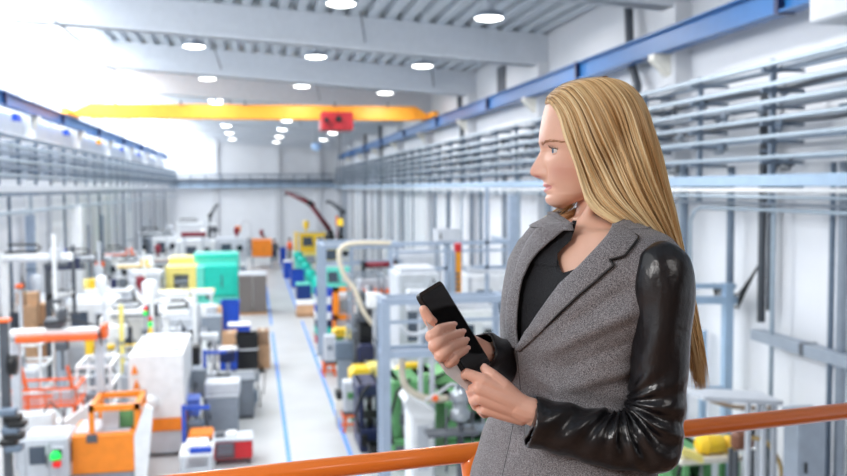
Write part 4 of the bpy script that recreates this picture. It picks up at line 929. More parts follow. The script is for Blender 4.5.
# stools with boxes
for i, (bx_, leg_) in enumerate((((325, 336, 336, 364), (323, 336.5, 364, 384)), ((344, 359.5, 382, 416), (343, 362, 415, 441)))):
    Y = (26.0, 19.9)[i]; b = PX(*leg_, Y, .6); b = (b[0], b[1], Y, Y+.6, 0, b[5]); c = PX(*bx_, Y+.05, .5)
    t = thing('stand', ['orange legged stand under the smaller grey terminal', 'orange legged stand under the larger grey terminal near the aisle line'][i], 'stand', base_loc(b))
    for x in (b[0], b[1]-.06):
        for y in (Y, Y+.5): part(t, 'leg', MB().bar((x+.03, y+.03, 0), (x+.03+(.06 if x == b[0] else -.06), y+.03, b[5]), .06), orange2)
    part(t, 'shelf', MB().box(b[0], b[1], Y, Y+.56, b[5]-.05, b[5], .01), orange2); part(t, 'stretcher', MB().box(b[0], b[1], Y+.02, Y+.06, b[5]*.4, b[5]*.4+.05), orange2)
    t = thing('terminal', ['smaller grey terminal box on orange stand beside the totes', 'larger grey terminal box on orange stand near the aisle line'][i], 'terminal', ((c[0]+c[1])/2, Y+.3, b[5]))
    part(t, 'body', MB().box(c[0], c[1], Y+.05, Y+.5, b[5], c[5], .02), lgrey); part(t, 'keypad', MB().box(c[0]+.08, c[0]+.22, Y+.03, Y+.05, (b[5]+c[5])/2, (b[5]+c[5])/2+.14), green if i else grey); part(t, 'base', MB().box(c[0]-.01, c[1]+.01, Y+.04, Y+.52, b[5]+.001, b[5]+.08), dgrey)
b = PX(336.5, 343.5, 392, 400, 20.3, .4); t = thing('parts_box', 'small black box on white stand left of the larger terminal', 'box', base_loc(b)); part(t, 'body', MB().box(b[0], b[1], 20.3, 20.7, b[4], b[5], .01), black); part(t, 'stand', MB().box(b[0]-.02, b[1]+.02, 20.3, 20.7, b[4]-.28, b[4], .01), offw); legs(t, b[0], b[1], 20.3, 20.7, b[4]-.28, lgrey, .04)
b = PX(370, 382, 446, 458, 17.7, .4); crate('black bin on the floor beside the near frame post', (b[0], b[1], 17.7, 18.1, 0, b[5]), black)
# white housing with folded lid right of green press
b = PX(412, 438, 402, 470, 15.4, .8); x0, x1, y0, y1, z0, z1 = b; t = thing('granulator', 'white granulator with tilted hopper right of the large green press', 'machine', base_loc(b))
part(t, 'body', MB().box(x0, x1-.08, y0, y1, 0, z1-.2, .03), white); part(t, 'hopper', MB().prism([(x0-.12, y0-.03, z1+.02), (x0-.06, y0-.03, z1+.12), (x1-.05, y0-.03, z1-.18), (x1-.08, y0-.03, z1-.34), (x0, y0-.03, z1-.24)], (0, .7, 0)), white)
part(t, 'panel', MB().box(x0+.1, x0+.3, y0-.02, y0, .5, z1-.4), lgrey)
a = atY(460, 390, 14.9)
t = thing('vacuum_loader', 'steel vacuum loader with stacked metal rings below the hands', 'loader', (a.x, 14.9, 0))
part(t, 'canister', MB().lathe((a.x, 14.9, 0), [(.10, a.z-.55), (.17, a.z-.50), (.17, a.z-.35), (.13, a.z-.33), (.13, a.z-.2), (.18, a.z-.18), (.18, a.z-.05), (.1, a.z), (.06, a.z+.1)], 18), steel, True)
part(t, 'stand', MB().cyl((a.x, 14.9, 0), (a.x, 14.9, a.z-.5), .06).cyl((a.x-.24, 14.9, .6), (a.x-.24, 14.9, a.z-.3), .02).cyl((a.x+.22, 14.9, .6), (a.x+.22, 14.9, a.z-.2), .02), dgrey, True)
part(t, 'shelf', MB().box(a.x-.6, a.x+.3, 14.7, 15.1, a.z-.75, a.z-.70), dgrey); part(t, 'orange_knob', MB().lathe((a.x-.45, 14.8, a.z-.1), [(.02, -.06), (.07, 0), (.02, .06)], 12), orange2, True)
# bottom right
press('green press at the bottom right beyond the orange railing', (676, 716, 452, 520), 12.95, 1.2, green, dgrey)
a = PX(700, 728, 437, 455, 12.4, .5); t = thing('drive_motor', 'yellow cylindrical motor beyond the railing at right', 'motor', base_loc(a))
zc = (a[4]+a[5])/2; part(t, 'motor', MB().tube([(a[0], 12.5, zc), (a[0]+.03, 12.5, zc), (a[1]-.06, 12.5, zc), (a[1], 12.5, zc)], [.10, .14, .14, .07], 18), yellow, True); part(t, 'flange', MB().cyl((a[0]+.12, 12.5, zc), (a[0]+.16, 12.5, zc), .16).box(a[1]+.02, a[1]+.12, 12.4, 12.6, zc-.16, zc+.1), yellow, True)
part(t, 'bed_plate', MB().box(a[0]-.35, a[1]+.2, 12.3, 12.8, zc-.24, zc-.15, .01), offw); part(t, 'cream_guard', MB().prism([(a[0]-.4, 12.2, zc+.06), (a[0]-.05, 12.2, zc-.08), (a[0]-.05, 12.2, zc-.2), (a[0]-.4, 12.2, zc-.04)], (0, .3, 0)), cream); legs(t, a[0]-.3, a[1]+.15, 12.3, 12.8, zc-.24, green, .08)
a = PX(735, 757, 432, 452, 11.8, .3); t = thing('valve_unit', 'brown and dark valve unit right of the yellow motor', 'valve', base_loc(a)); part(t, 'body', MB().box(a[0], a[1], 11.8, 12.0, a[4], a[5], .06), mat('brown_metal', (.50, .32, .24), .4)); part(t, 'dark_head', MB().cyl((a[1]-.1, 11.8, a[5]), (a[1]+.1, 11.8, a[5]-.05), .07), black, True); legs(t, a[0], a[1], 11.8, 12.0, a[4], dgrey)
a = atY(758, 455, 12.15); t = thing('steel_canister', 'steel canister with clamp ring at the bottom right', 'canister', (a.x, 12.15, 0)); part(t, 'drum', MB().lathe((a.x, 12.15, 0), [(.13, .4), (.13, a.z-.05), (.16, a.z-.05), (.16, a.z), (.13, a.z), (.13, a.z+.1), (.02, a.z+.14)], 20), steel, True); part(t, 'rod', MB().cyl((a.x+.1, 12.05, a.z), (a.x+.1, 12.05, a.z+.45), .025), dgrey); part(t, 'foot_ring', MB().lathe((a.x, 12.15, 0), [(.17, 0), (.17, .05), (.12, .4)], 18), dgrey, True)
hose('yellowish hose looping beside the steel canister', [(752, 438), (764, 440), (774, 452), (781, 468), (782, 490)], 11.5, .03, mat('ochre_hose', (.78, .66, .42), .5))
hose('beige hose passing behind the orange railing at right', [(690, 388), (706, 398), (730, 406), (752, 408), (770, 408)], 12.0, .035, mat('tan_hose', (.66, .58, .50), .6))
t, b = cabinet('tall light grey cabinet against the right wall beyond the railing', (797, 827, 415, 520), 10.5, .35, grey)
frame('profile_scaffold', 'blue-grey post and bracket behind the blonde hair', [(atY(728, 270, 13.2).x, 13.2, atY(728, 283, 13.2).z, .14), (atY(704, 270, 14.4).x, 14.4, atY(704, 330, 14.4).z, .1)],
      [(atY(690, 300, 13.2), atY(736, 300, 13.2), .12), (atY(690, 286, 13.2), atY(735, 286, 13.2), .08), (atY(690, 388, 13.2), atY(728, 388, 13.2), .06)], chan)
b = PX(704, 790, 392, 402, 11.0, .6); t = thing('sheet_metal_table', 'pale sheet metal table top beyond the railing at right', 'table', base_loc(b)); part(t, 'table_top', MB().prism([(b[0], 11.0, b[5]), (b[1]-.1, 11.0, b[5]-.12), (b[1]-.1, 11.0, b[5]-.18), (b[0], 11.0, b[5]-.06)], (0, .6, 0)), lgrey); legs(t, b[1]-.34, b[1]-.12, 11.1, 11.55, b[5]-.19, lgrey)
# people far down the aisle
def far_person(label, x, y, h, top_m, leg_m, hairm, ang=0, arm=.2):
    t = thing('person', label, 'person', (x, y, 0)); k = h/1.75; c, s_ = math.cos(ang), math.sin(ang)
    def V(a, b_, z): return (x+(a*c-b_*s_)*k, y+(a*s_+b_*c)*k, z*k)
    me = bpy.data.meshes.new('body'); J = [V(0, 0, .95), V(0, 0, 1.2), V(0, 0, 1.42), V(0, 0, 1.52), V(0, -.02, 1.64), V(0, -.01, 1.72), V(.19, 0, 1.40), V(.24, -.05, 1.12), V(.2, -arm, .98), V(-.19, 0, 1.40), V(-.24, -.05, 1.12), V(-.2, -arm, .98), V(.1, 0, .9), V(.11, -.03, .5), V(.12, .02, .08), V(.12, -.14, .04), V(-.1, 0, .9), V(-.11, .06, .5), V(-.12, .1, .08), V(-.12, -.04, .04)]
    E = [(0, 1), (1, 2), (2, 3), (3, 4), (4, 5), (2, 6), (6, 7), (7, 8), (2, 9), (9, 10), (10, 11), (0, 12), (12, 13), (13, 14), (14, 15), (0, 16), (16, 17), (17, 18), (18, 19)]
    R_ = [.14, .13, .14, .055, .09, .07, .07, .045, .035, .07, .045, .035, .1, .065, .045, .04, .1, .065, .045, .04]
    off = Vector((x, y, 0)); me.from_pydata([Vector(j)-off for j in J], E, []); o = bpy.data.objects.new('body', me); COL.objects.link(o); o.parent = t
    o.modifiers.new('skin', 'SKIN'); sk = me.skin_vertices[0].data
    for i, r in enumerate(R_): sk[i].radius = (r*k, r*k)
    sk[0].use_root = True; o.modifiers.new('sub', 'SUBSURF').levels = 1; o.modifiers['sub'].render_levels = 1; me.materials.append(skin0)
    part(t, 'shirt', MB().tube([V(0, 0, .93), V(0, 0, 1.1), V(0, 0, 1.3), V(0, 0, 1.44), V(0, 0, 1.5)], [.18*k, .17*k, .2*k, .17*k, .07*k], 14), top_m, True)
    for sgn in (1, -1): part(t, 'sleeve', MB().tube([V(.15*sgn, 0, 1.43), V(.21*sgn, 0, 1.36), V(.25*sgn, -.05, 1.12), V(.2*sgn, -arm*.9, 1.0)], [.09*k, .09*k, .065*k, .055*k], 10), top_m, True)
    part(t, 'trousers', MB().tube([V(0, 0, 1.0), V(.09, 0, .86), V(.115, -.02, .5), V(.12, .02, .1)], [.15*k, .12*k, .085*k, .065*k], 10).tube([V(0, 0, 1.0), V(-.09, 0, .86), V(-.115, .05, .5), V(-.12, .1, .1)], [.15*k, .12*k, .085*k, .065*k], 10), leg_m, True)
    part(t, 'hair', MB().lathe(V(0, .0, 1.66), [(.1*k, -.02*k), (.115*k, .05*k), (.08*k, .12*k), (.01*k, .14*k)], 12), hairm, True)
    return t
for (px, py, Y, lb, a_, b_, hm, an) in ((274.5, 260, 66.0, 'person in dark clothes walking in the far aisle', dgrey, navy, black, .4), (289.8, 258, 67.0, 'person in an orange shirt at the far right aisle edge', orange2, grey, black, 1.4), (264, 255, 72.0, 'dark-haired person behind the far orange housing', black, dgrey, black, -.5)):
    far_person(lb, atY(px, 255, Y).x, Y, 1.78, a_, b_, hm, an)
a = atY(316, 146, 50); t = thing('mirror_dome', 'blue-white round signal lamp hanging under the roof near the far end', 'lamp', (a.x, 50, a.z)); part(t, 'dome', MB().lathe((a.x, 50, a.z), [(.02, -.28), (.2, -.2), (.27, -.05), (.27, .1), (.1, .2)], 18), mat('pale_blue_dome', (.70, .82, .98), .3), True); part(t, 'rod', MB().cyl((a.x, 50, a.z+.2), (a.x, 50, hd(a.x)), .02), grey)

random.seed(21)
for i, (px, py, Y, m, nm, lb, cat, w_, h_, ph_) in enumerate((
 (101, 377, 22.2, dgrey, 'motor_block', 'dark grey motor block on a stand behind the white framed enclosure', 'motor', .5, .35, 1),
 (30, 420, 18.25, white, 'air_tank', 'white air tank under the orange basket', 'tank', .9, .3, 1),
 (64, 398, 20.2, lgrey, 'mould_block', 'pale mould block right of the orange basket', 'mould', .4, .4, 1),
 (117, 332, 23.95, white, 'feed_box', 'white feed box between the yellow beam and the gantry arm', 'box', .5, .35, 1),
 (170, 335, 24.9, lgrey, 'feed_box', 'pale feed box behind the large white machine top', 'box', .6, .4, 1),
 (147, 312, 30.6, white, 'feed_box', 'white feed box on a pole left of the dark square screen', 'box', .8, .4, 1),
 (205, 378, 22.3, lgrey, 'parts_bin', 'pale parts bin between the blue posts', 'bin', .5, .3, 1),
 (220, 378, 23.4, steel, 'parts_bin', 'steel parts bin above the pale-lidded cabinet', 'bin', .6, .35, 1),
 (196, 430, 19.3, rackd, 'pump_unit', 'dark pump unit left of the orange topped cart', 'pump', .35, .4, 0),
 (100, 264, 40.8, orange2, 'signal_box', 'small red-orange box on a pole beyond the work bench', 'box', .35, .35, 1),
 (20, 286, 24.6, orange2, 'signal_box', 'small red-orange box on a pole at the far left', 'box', .2, .1, 1),
 (62, 252, 30.3, bluepost, 'signal_box', 'small blue box high on a pole at the left', 'box', .25, .22, 1),
 (176, 300, 35.0, white, 'granulate_bin', 'white granulate bin before the pale conveyor', 'bin', .9, .6, 1),
 (132, 286, 36.4, lgrey, 'granulate_bin', 'pale granulate bin left of the teal and yellow machine', 'bin', .8, .5, 1),
 (228, 356, 24.6, navy, 'parts_bin', 'dark blue parts bin below the white-lidded crate', 'bin', .4, .3, 1),
 (246, 376, 23.6, steel, 'mould_block', 'steel mould block below the black crates', 'mould', .7, .3, 1),
 (252, 396, 22.9, rackd, 'mould_block', 'dark mould block at the aisle edge by the slate cabinet', 'mould', .3, .3, 0),
 (420, 300, 16.6, lgrey, 'control_box', 'pale control box inside the large near scaffold', 'box', .5, .4, 1),
 (432, 340, 15.9, grey, 'control_box', 'grey control box low inside the large near scaffold', 'box', .4, .3, 1),
 (374, 300, 23.3, white, 'control_box', 'white control box left of the large near scaffold', 'box', .4, .4, 1),
 (344, 350, 24.6, rackd, 'pump_unit', 'dark pump unit between the terminals', 'pump', .5, .5, 0),
 (366, 352, 23.1, navy, 'pump_unit', 'dark blue pump unit below the black boxes', 'pump', .4, .4, 1),
 (386, 300, 27.9, ltgreen, 'control_box', 'light green control box behind the beige hose', 'box', .4, .4, 1))):
    a = atY(px, py, Y); t = thing(nm, lb, cat, (a.x, Y, 0)); x = a.x; z = a.z
    part(t, 'body', MB().box(x-w_/2, x+w_/2, Y-.15, Y+.15, z-h_/2, z+h_/2, .03), m)
    part(t, 'stand', MB().box(x-.04, x+.04, Y-.04, Y+.04, 0, z-h_/2) if ph_ else MB().box(x-w_*.35, x+w_*.35, Y-.12, Y+.12, 0, z-h_/2), lgrey if ph_ else grey)
    part(t, 'cable', MB().tube([(x+w_*.3, Y-.1, z+h_/2), (x+w_*.45, Y-.15, z+h_/2+.22), (x+w_*.7, Y-.1, z+.1), (x+w_*.62, Y-.05, z-.5)], .018, 6), black, True)
# ================================================================== the woman
hR = Vector((math.cos(PS), -math.sin(PS), 0)); hW = Vector((math.sin(PS), math.cos(PS), 0)); hU = Vector((0, 0, 1))
WD = 1.65
def WP(px, py, w=0): d = ray(px, py); return CAM+d*((WD+w)/d.dot(hW))
def RW(p): v = p-CAM; return v.dot(hR), v.z, v.dot(hW)-WD
def FR(r, u, w): return CAM+hR*r+hU*u+hW*(w+WD)
def pxw(p): return proj(p)
def interp(x, tab): return float(np.interp(x, [t[0] for t in tab], [t[1] for t in tab]))
pel = WP(600, 470, 0); root = thing('person', 'woman with long blonde hair in grey blazer with black leather sleeves holding a tablet', 'person', (pel.x, pel.y, GZ))
def noise3(p, s, seed=0): return noise.noise(Vector((p[0]*s+seed, p[1]*s, p[2]*s)))
def fuse(mbs, voxel, sm=2, disp=None):
    """one closed skin over overlapping volumes"""
    m = MB()
    for q in mbs: m.add(q.v, q.f)
    o = mesh_obj('tmp', m.v, m.f, None); r = o.modifiers.new('r', 'REMESH'); r.mode = 'VOXEL'; r.voxel_size = voxel; r.use_smooth_shade = True
    if sm: s = o.modifiers.new('s', 'SMOOTH'); s.iterations = sm; s.factor = .5
    dg = bpy.context.evaluated_depsgraph_get(); me = bpy.data.meshes.new_from_object(o.evaluated_get(dg))
    v = [tuple(x.co) for x in me.vertices]; f = [tuple(p.vertices) for p in me.polygons]
    bpy.data.objects.remove(o); bpy.data.meshes.remove(me); q = MB(); q.v = v; q.f = f; return q
# ---- woman materials
def link(nt, a, b): nt.links.new(a, b)
def skin_material():
    m = mat('skin', (.92, .74, .65), .40, var=.03, scale=30); nt = m.node_tree; n = nt.nodes; b = n['Principled BSDF']
    at = n.new('ShaderNodeAttribute'); at.attribute_name = 'tint'; sp = n.new('ShaderNodeSeparateColor'); link(nt, at.outputs['Color'], sp.inputs[0])
    src = b.inputs['Base Color'].links[0].from_socket
    m1 = n.new('ShaderNodeMix'); m1.data_type = 'RGBA'; m1.inputs[7].default_value = (.62, .19, .18, 1); link(nt, sp.outputs[1], m1.inputs[0]); link(nt, src, m1.inputs[6])
    m2 = n.new('ShaderNodeMix'); m2.data_type = 'RGBA'; m2.inputs[7].default_value = (.60, .20, .21, 1); link(nt, sp.outputs[0], m2.inputs[0]); link(nt, m1.outputs[2], m2.inputs[6])
    link(nt, m2.outputs[2], b.inputs['Base Color'])
    b.inputs['Subsurface Weight'].default_value = .12; b.inputs['Subsurface Radius'].default_value = (.012, .005, .003); b.inputs['Subsurface Scale'].default_value = 1
    return m
skin = skin_material()
def tweed_material():
    m = bpy.data.materials.new('grey_tweed'); m.use_nodes = True; nt = m.node_tree; n = nt.nodes; b = n['Principled BSDF']; b.inputs['Roughness'].default_value = .85; b.inputs['Sheen Weight'].default_value = .15
    tc = n.new('ShaderNodeTexCoord'); no = n.new('ShaderNodeTexNoise'); no.inputs['Scale'].default_value = 700; no.inputs['Detail'].default_value = 3; link(nt, tc.outputs['Object'], no.inputs['Vector'])
    r = n.new('ShaderNodeValToRGB'); e = r.color_ramp.elements; e[0].position = .36; e[0].color = (.055, .053, .06, 1); e[1].position = .68; e[1].color = (.42, .41, .435, 1); link(nt, no.outputs['Fac'], r.inputs['Fac'])
    n2 = n.new('ShaderNodeTexNoise'); n2.inputs['Scale'].default_value = 14; link(nt, tc.outputs['Object'], n2.inputs['Vector'])
    mx = n.new('ShaderNodeMix'); mx.data_type = 'RGBA'; mx.blend_type = 'MULTIPLY'; mx.inputs[0].default_value = .25; link(nt, r.outputs['Color'], mx.inputs[6]); link(nt, n2.outputs['Fac'], mx.inputs[7])
    link(nt, mx.outputs[2], b.inputs['Base Color'])
    bp = n.new('ShaderNodeBump'); bp.inputs['Strength'].default_value = .35; bp.inputs['Distance'].default_value = .001; link(nt, no.outputs['Fac'], bp.inputs['Height']); link(nt, bp.outputs['Normal'], b.inputs['Normal'])
    return m
tweed = tweed_material()
leather = mat('black_leather', (.075, .075, .09), .29, var=.1, scale=12, bump=.12, bscale=90, spec=.6)
trimm = mat('black_trim', (.06, .06, .07), .5); topm_ = mat('black_knit_top', (.055, .06, .085), .8, bump=.3, bscale=300)
def hair_material():
    m = bpy.data.materials.new('blonde_hair'); m.use_nodes = True; nt = m.node_tree; n = nt.nodes; b = n['Principled BSDF']
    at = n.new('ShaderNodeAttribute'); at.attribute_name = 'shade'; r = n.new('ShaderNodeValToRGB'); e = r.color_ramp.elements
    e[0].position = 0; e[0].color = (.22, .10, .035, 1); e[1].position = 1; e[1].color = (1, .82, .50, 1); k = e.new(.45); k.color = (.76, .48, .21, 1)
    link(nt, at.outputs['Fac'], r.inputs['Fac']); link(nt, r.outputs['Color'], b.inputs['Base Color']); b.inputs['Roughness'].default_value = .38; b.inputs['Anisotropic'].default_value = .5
    b.inputs['Sheen Weight'].default_value = .1; return m
hairm_ = hair_material()
def spl(pts, k=5):
    P_ = [np.array(p, float) for p in pts]; out = []; n = len(P_)
    for i in range(n-1):
        p0, p1, p2, p3 = P_[max(i-1, 0)], P_[i], P_[i+1], P_[min(i+2, n-1)]
        for j in range(k):
            u = j/k; out.append(.5*((2*p1)+(p2-p0)*u+(2*p0-5*p1+4*p2-p3)*u*u+(3*p1-p0-3*p2+p3)*u**3))
    out.append(P_[-1]); return out
# ---- torso section
sx, sw = .56, -.83; fx, fw = -.83, -.56
TA = [(200, .050), (212, .060), (216, .068), (222, .082), (228, .110), (235, .140), (243, .158), (252, .168), (262, .173), (280, .174), (300, .172), (320, .162), (345, .150), (365, .142), (385, .140), (405, .145), (422, .152), (447, .163), (476, .175), (520, .18), (600, .18)]
TB = [(200, .052), (212, .062), (216, .070), (222, .078), (235, .090), (250, .100), (262, .106), (280, .112), (300, .117), (320, .119), (345, .115), (365, .112), (385, .112), (405, .115), (422, .12), (447, .127), (476, .135), (520, .138), (600, .135)]
TL_ = [(200, 560), (212, 551), (216, 554), (219, 549), (224, 540), (228, 534), (235, 528.5), (243, 523.5), (250, 520.5), (262, 515.5), (272, 512.5), (295, 505), (320, 501.5), (345, 503.5), (365, 508), (385, 508), (405, 500), (422, 493), (447, 485), (476, 476), (520, 468), (600, 462)]
def raw(y, ph, o, cr):
    a, b = interp(y, TA)+o, interp(y, TB)+o
    c, s = math.cos(ph), math.sin(ph); e = .88
    A = a*math.copysign(abs(c)**e, c); B = b*math.copysign(abs(s)**e, s)
    pd = (math.degrees(ph)+180) % 360-180
    B += .022*math.exp(-((pd-58)/24)**2-((y-306)/26)**2)+.022*math.exp(-((pd-122)/24)**2-((y-306)/26)**2)
    zc = WP(600, y, 0)
    u = zc.z-CZ
    # shoulder yoke slopes: tips of the shoulder lie a little lower
    return FR(cr+sx*A+fx*B, u, sw*A+fw*B)
_cr = {}
def center(y):
    k = round(y*2)/2
    if k not in _cr:
        cr = (590-423.5)/F_*WD; L = interp(k, TL_)
        for _ in range(4):
            m = min(pxw(raw(k, math.radians(d), 0, cr))[0] for d in range(60, 175, 4)); cr += (L-m)/F_*WD
        _cr[k] = cr
    return _cr[k]
def cen(y):
    k = math.floor(y*2)/2; t = (y-k)*2; return center(k)*(1-t)+center(k+.5)*t
def S(y, ph, o=0): return raw(y, ph, o, cen(y))
_pt = {}
def phi_for(y, px, o=0):
    k = (round(y, 3), o)
    if k not in _pt:
        d = np.arange(-60, 161, 3.0); x = np.array([pxw(S(y, math.radians(q), o))[0] for q in d]); m = int(np.argmin(x)); _pt[k] = (x[:m+1][::-1], d[:m+1][::-1])
    X, D = _pt[k]; return math.radians(float(np.interp(px, X, D)))
def grid(rows, cols, fn, closed=False):
    w = MB(); vs = [fn(i, j) for i in range(rows) for j in range(cols)]; n = cols
    fs = [(i*n+j, i*n+(j+1) % n, (i+1)*n+(j+1) % n, (i+1)*n+j) for i in range(rows-1) for j in range(n if closed else n-1)]
    return w.add(vs, fs)
# ---- body
def tors():
    ys = list(np.arange(228, 600, 6)); w = grid(len(ys), 48, lambda i, j: S(ys[i], 2*math.pi*j/48, -.014), True)
    n = len(ys)*48; w.f += [tuple(range(47, -1, -1)), tuple(range(n-48, n))]; return w
NK = (.035)
neck = MB().tube([WP(612, 160, .035), WP(609, 185, .035), WP(606.5, 206, .035), WP(604.5, 222, .034), WP(602, 231, .028), WP(599, 240, .018), WP(596, 252, .010)], [.058, .0575, .0555, .056, .063, .077, .090], 28)
far_sh = S(258, math.radians(180), -.02)
SHN, ELN = WP(660, 275, -.145), WP(655, 440, -.15)
parts_b = [tors(), neck, MB().tube([WP(630, 262, -.10), SHN, WP(658, 350, -.15), ELN], [.05, .044, .036, .034], 16), MB().tube([ELN, WP(600, 437, -.16), WP(548, 420, -.167), WP(526, 411, -.166)], [.034, .034, .022, .0225], 16),
   MB().tube([WP(594, 200, -.028), WP(583, 225, -.03), WP(570, 250, -.035), WP(561, 264, -.045)], [.012, .010, .009, .008], 10), MB().tube([WP(560, 263, -.05), WP(580, 256, -.062), WP(602, 251, -.085)], [.008, .009, .009], 10),
   MB().tube([far_sh, WP(545, 300, .15), WP(552, 390, .14)], [.05, .042, .036], 16), MB().tube([WP(552, 390, .14), WP(515, 362, .05), WP(490, 354, -.045)], [.036, .03, .024], 16)]
# legs and feet
ctr = FR(cen(520), 0, 0)
LEG = []
for sgn in (1, -1):
    h = Vector((ctr.x, ctr.y, GZ+.86))+(hR*sx+hW*sw)*.09*sgn; k = h+(hR*fx+hW*fw)*.02; k.z = GZ+.46; a = h-(hR*fx+hW*fw)*.01; a.z = GZ+.09; t_ = a+(hR*fx+hW*fw)*.15; t_.z = GZ+.035
    LEG.append((h, k, a, t_)); parts_b += [MB().tube([h+Vector((0, 0, .1)), h, k, a], [.09, .085, .055, .038], 16), MB().tube([a, (a+t_)/2, t_], [.04, .036, .028], 12)]
body = fuse(parts_b, .006, 12)
# ---- head
AXPX, HW0 = 600, .03
MM = WD/F_
PB = [(79, 598), (81, 582), (84, 571), (88, 562), (93, 554.5), (98, 549.5), (104, 545.5), (110, 543.2), (118, 541.4), (126, 539.8), (133, 538.6), (138, 538.2), (142, 538.0), (146, 539.0), (149, 540.3), (152, 541), (158, 541.5), (170, 542.5), (178, 543.5), (182, 543.4), (186, 544.0), (190, 544.6), (194, 545.4), (198, 544.8), (202, 545.8), (205, 548.6), (207, 553.5), (208.5, 560)]
NO = [(145, 0), (149, .5), (152, 2.0), (155, 3.8), (158.5, 6.2), (162, 8.5), (166, 11.2), (169.5, 13.2), (172.5, 13.9), (174.8, 13.0), (176.6, 10.2), (178.2, 5.6), (180, 1.6), (182.5, 0)]
BK = [(79, 602), (81, 612), (86, 621), (95, 628), (110, 633), (130, 635), (150, 633), (170, 628), (180, 622), (187, 613), (192, 604), (197, 590), (201, 579), (204, 570), (207, 564), (208.5, 562)]
AW = [(79, .012), (81, .032), (84, .044), (90, .055), (98, .063), (110, .069), (125, .0735), (140, .0735), (155, .0715), (168, .0675), (178, .0615), (187, .053), (194, .044), (200, .034), (204, .026), (207, .016), (208.5, .004)]
def g(x, s): return math.exp(-(x/s)**2)
def hs(y, th, with_tint=False):
    """head surface: th 0 = front midline, positive towards the camera side"""
    p = (AXPX-interp(y, PB))*MM; b = (interp(y, BK)-AXPX)*MM; a = interp(y, AW)
    zl = b < 0
    s, c = math.sin(th), math.cos(th); lat = a*s
    t = max(0, min(1, (.055-b)/.06)); t = t*t*(3-2*t); m_ = t*(p-b)/2; k_ = .86+.14*t
    r = m_+((p-m_) if c > 0 else (b+m_))*math.copysign(abs(c)**(k_ if c > 0 else 1), c)
    L = abs(lat); lip = bl = 0
    if c > 0:
        n = interp(y, NO)*MM
        if y > 144:
            sg = .0056+.0068*np.clip((y-150)/24, 0, 1); r += n*g(lat, sg)
            r += .0052*g(L-.0125, .0055)*g(y-173.5, 4.2)          # nostril wings
            r -= .003*g(L-.0195, .005)*g(y-172, 6)
        r -= .0092*g(L-.031, .0135)*g(y-151, 6.5)                  # eye sockets
        r -= .004*g(L-.016, .007)*g(y-149, 6)
        r += .0012*g(L-.028, .018)*g(y-141.5, 5)                   # brow ridge
        r += .0032*g(L-.040, .020)*g(y-169, 13)                    # cheekbones
        r += .002*g(L-.03, .012)*g(y-181, 7)
        wl = g(L, .0185)
        r += MM*(1.9*g(y-184.9, 2.0)+1.9*g(y-190.6, 2.1))*wl - MM*1.7*g(y-187.7+1.5*(L/.02)**2, .85)*g(L, .022)
        r -= .003*g(L-.0265, .0055)*g(y-186.5, 4)                  # mouth corners
        r -= .0008*g(L, .003)*g(y-181.5, 2)
        r -= .0018*g(L, .02)*g(y-194.4, 1.7)
        r += .001*g(L, .013)*g(y-200, 4)
        lip = (1 if L < .0235 else 0)*max(0, min(1, (1.15-abs(y-(187.3+(-.6*(L/.02)**2)))/(4.4*math.sqrt(max(0, 1-(L/.0245)**2))+.01))*3))*.8
        bl = .30*g(L-.046, .016)*g(y-171, 9)+.30*g(lat, .012)*g(y-172, 6)+.12*g(y-200, 6)*g(L, .02)+1.0*g(L-.0085, .0045)*g(y-176.4, 1.3)+.8*g(y-187.7+1.5*(L/.02)**2, .8)*g(L, .022)
    pt = WP(AXPX, y, HW0); q = pt-hR*r-hW*lat
    return (q, lip, bl) if with_tint else q
ys = list(np.concatenate([np.arange(79, 140, 2.0), np.arange(140, 208.6, .55), [208.5]])); nth = 220
ths = []
for j in range(nth): u = j/nth*2-1; ths.append(math.pi*math.copysign(abs(u)**1.35, u))
head = MB(); tint = []
for y in ys:
    for th in ths:
        q, lip, bl = hs(y, th, True); head.v.append(tuple(q)); tint.append((lip, bl))
n = nth; head.f = [(i*n+j, i*n+(j+1) % n, (i+1)*n+(j+1) % n, (i+1)*n+j) for i in range(len(ys)-1) for j in range(n)]
head.f += [tuple(range(n)), tuple(range((len(ys)-1)*n, len(ys)*n))]
# ears
def ear(sgn):
    c = WP(606, 160, HW0-sgn*.064); out = -hW*sgn
    w = MB().tube([c+hU*z*.001+hR*x*.001+out*o_*.001 for x, z, o_ in ((-6, -16, 2), (-3, -6, 4), (-6, 6, 4), (-4, 14, 8), (4, 17, 10), (10, 12, 11), (11, 2, 10), (7, -8, 7), (1, -17, 4), (-5, -19, 2))], [.003, .004, .004, .0035, .0035, .0035, .0035, .004, .005, .004], 8)
    return w.lathe(c-out*.004, [(.014, 0), (.012, .004), (.004, .005)], 12, out)
# eyelids around the eyeballs
EYE = []
lids = MB()
for sgn in (1, -1):
    ec = WP(555.9, 151.4, HW0)-hW*.0315*sgn; EYE.append((ec, sgn)); R_ = .0121
    fwd = (-hR-hW*.14*sgn).normalized(); side = fwd.cross(hU)
    def sp(az, el, rr): return ec+(fwd*math.cos(az)*math.cos(el)+side*math.sin(az)*math.cos(el)+hU*math.sin(el))*rr
    for up in (1, -1):
        def fn(i, j):
            az = math.radians(-88+176*j/24); k = abs(az/math.radians(88)); edge = (20 if up > 0 else 20)*(1-k**2.4); lo = math.radians(edge)*up+math.radians(-2); hi = math.radians(88)*up
            el = lo+(hi-lo)*i/8; return sp(az, el, R_+.0011)
        lids.add(grid(9, 25, fn).v, grid(9, 25, fn).f)
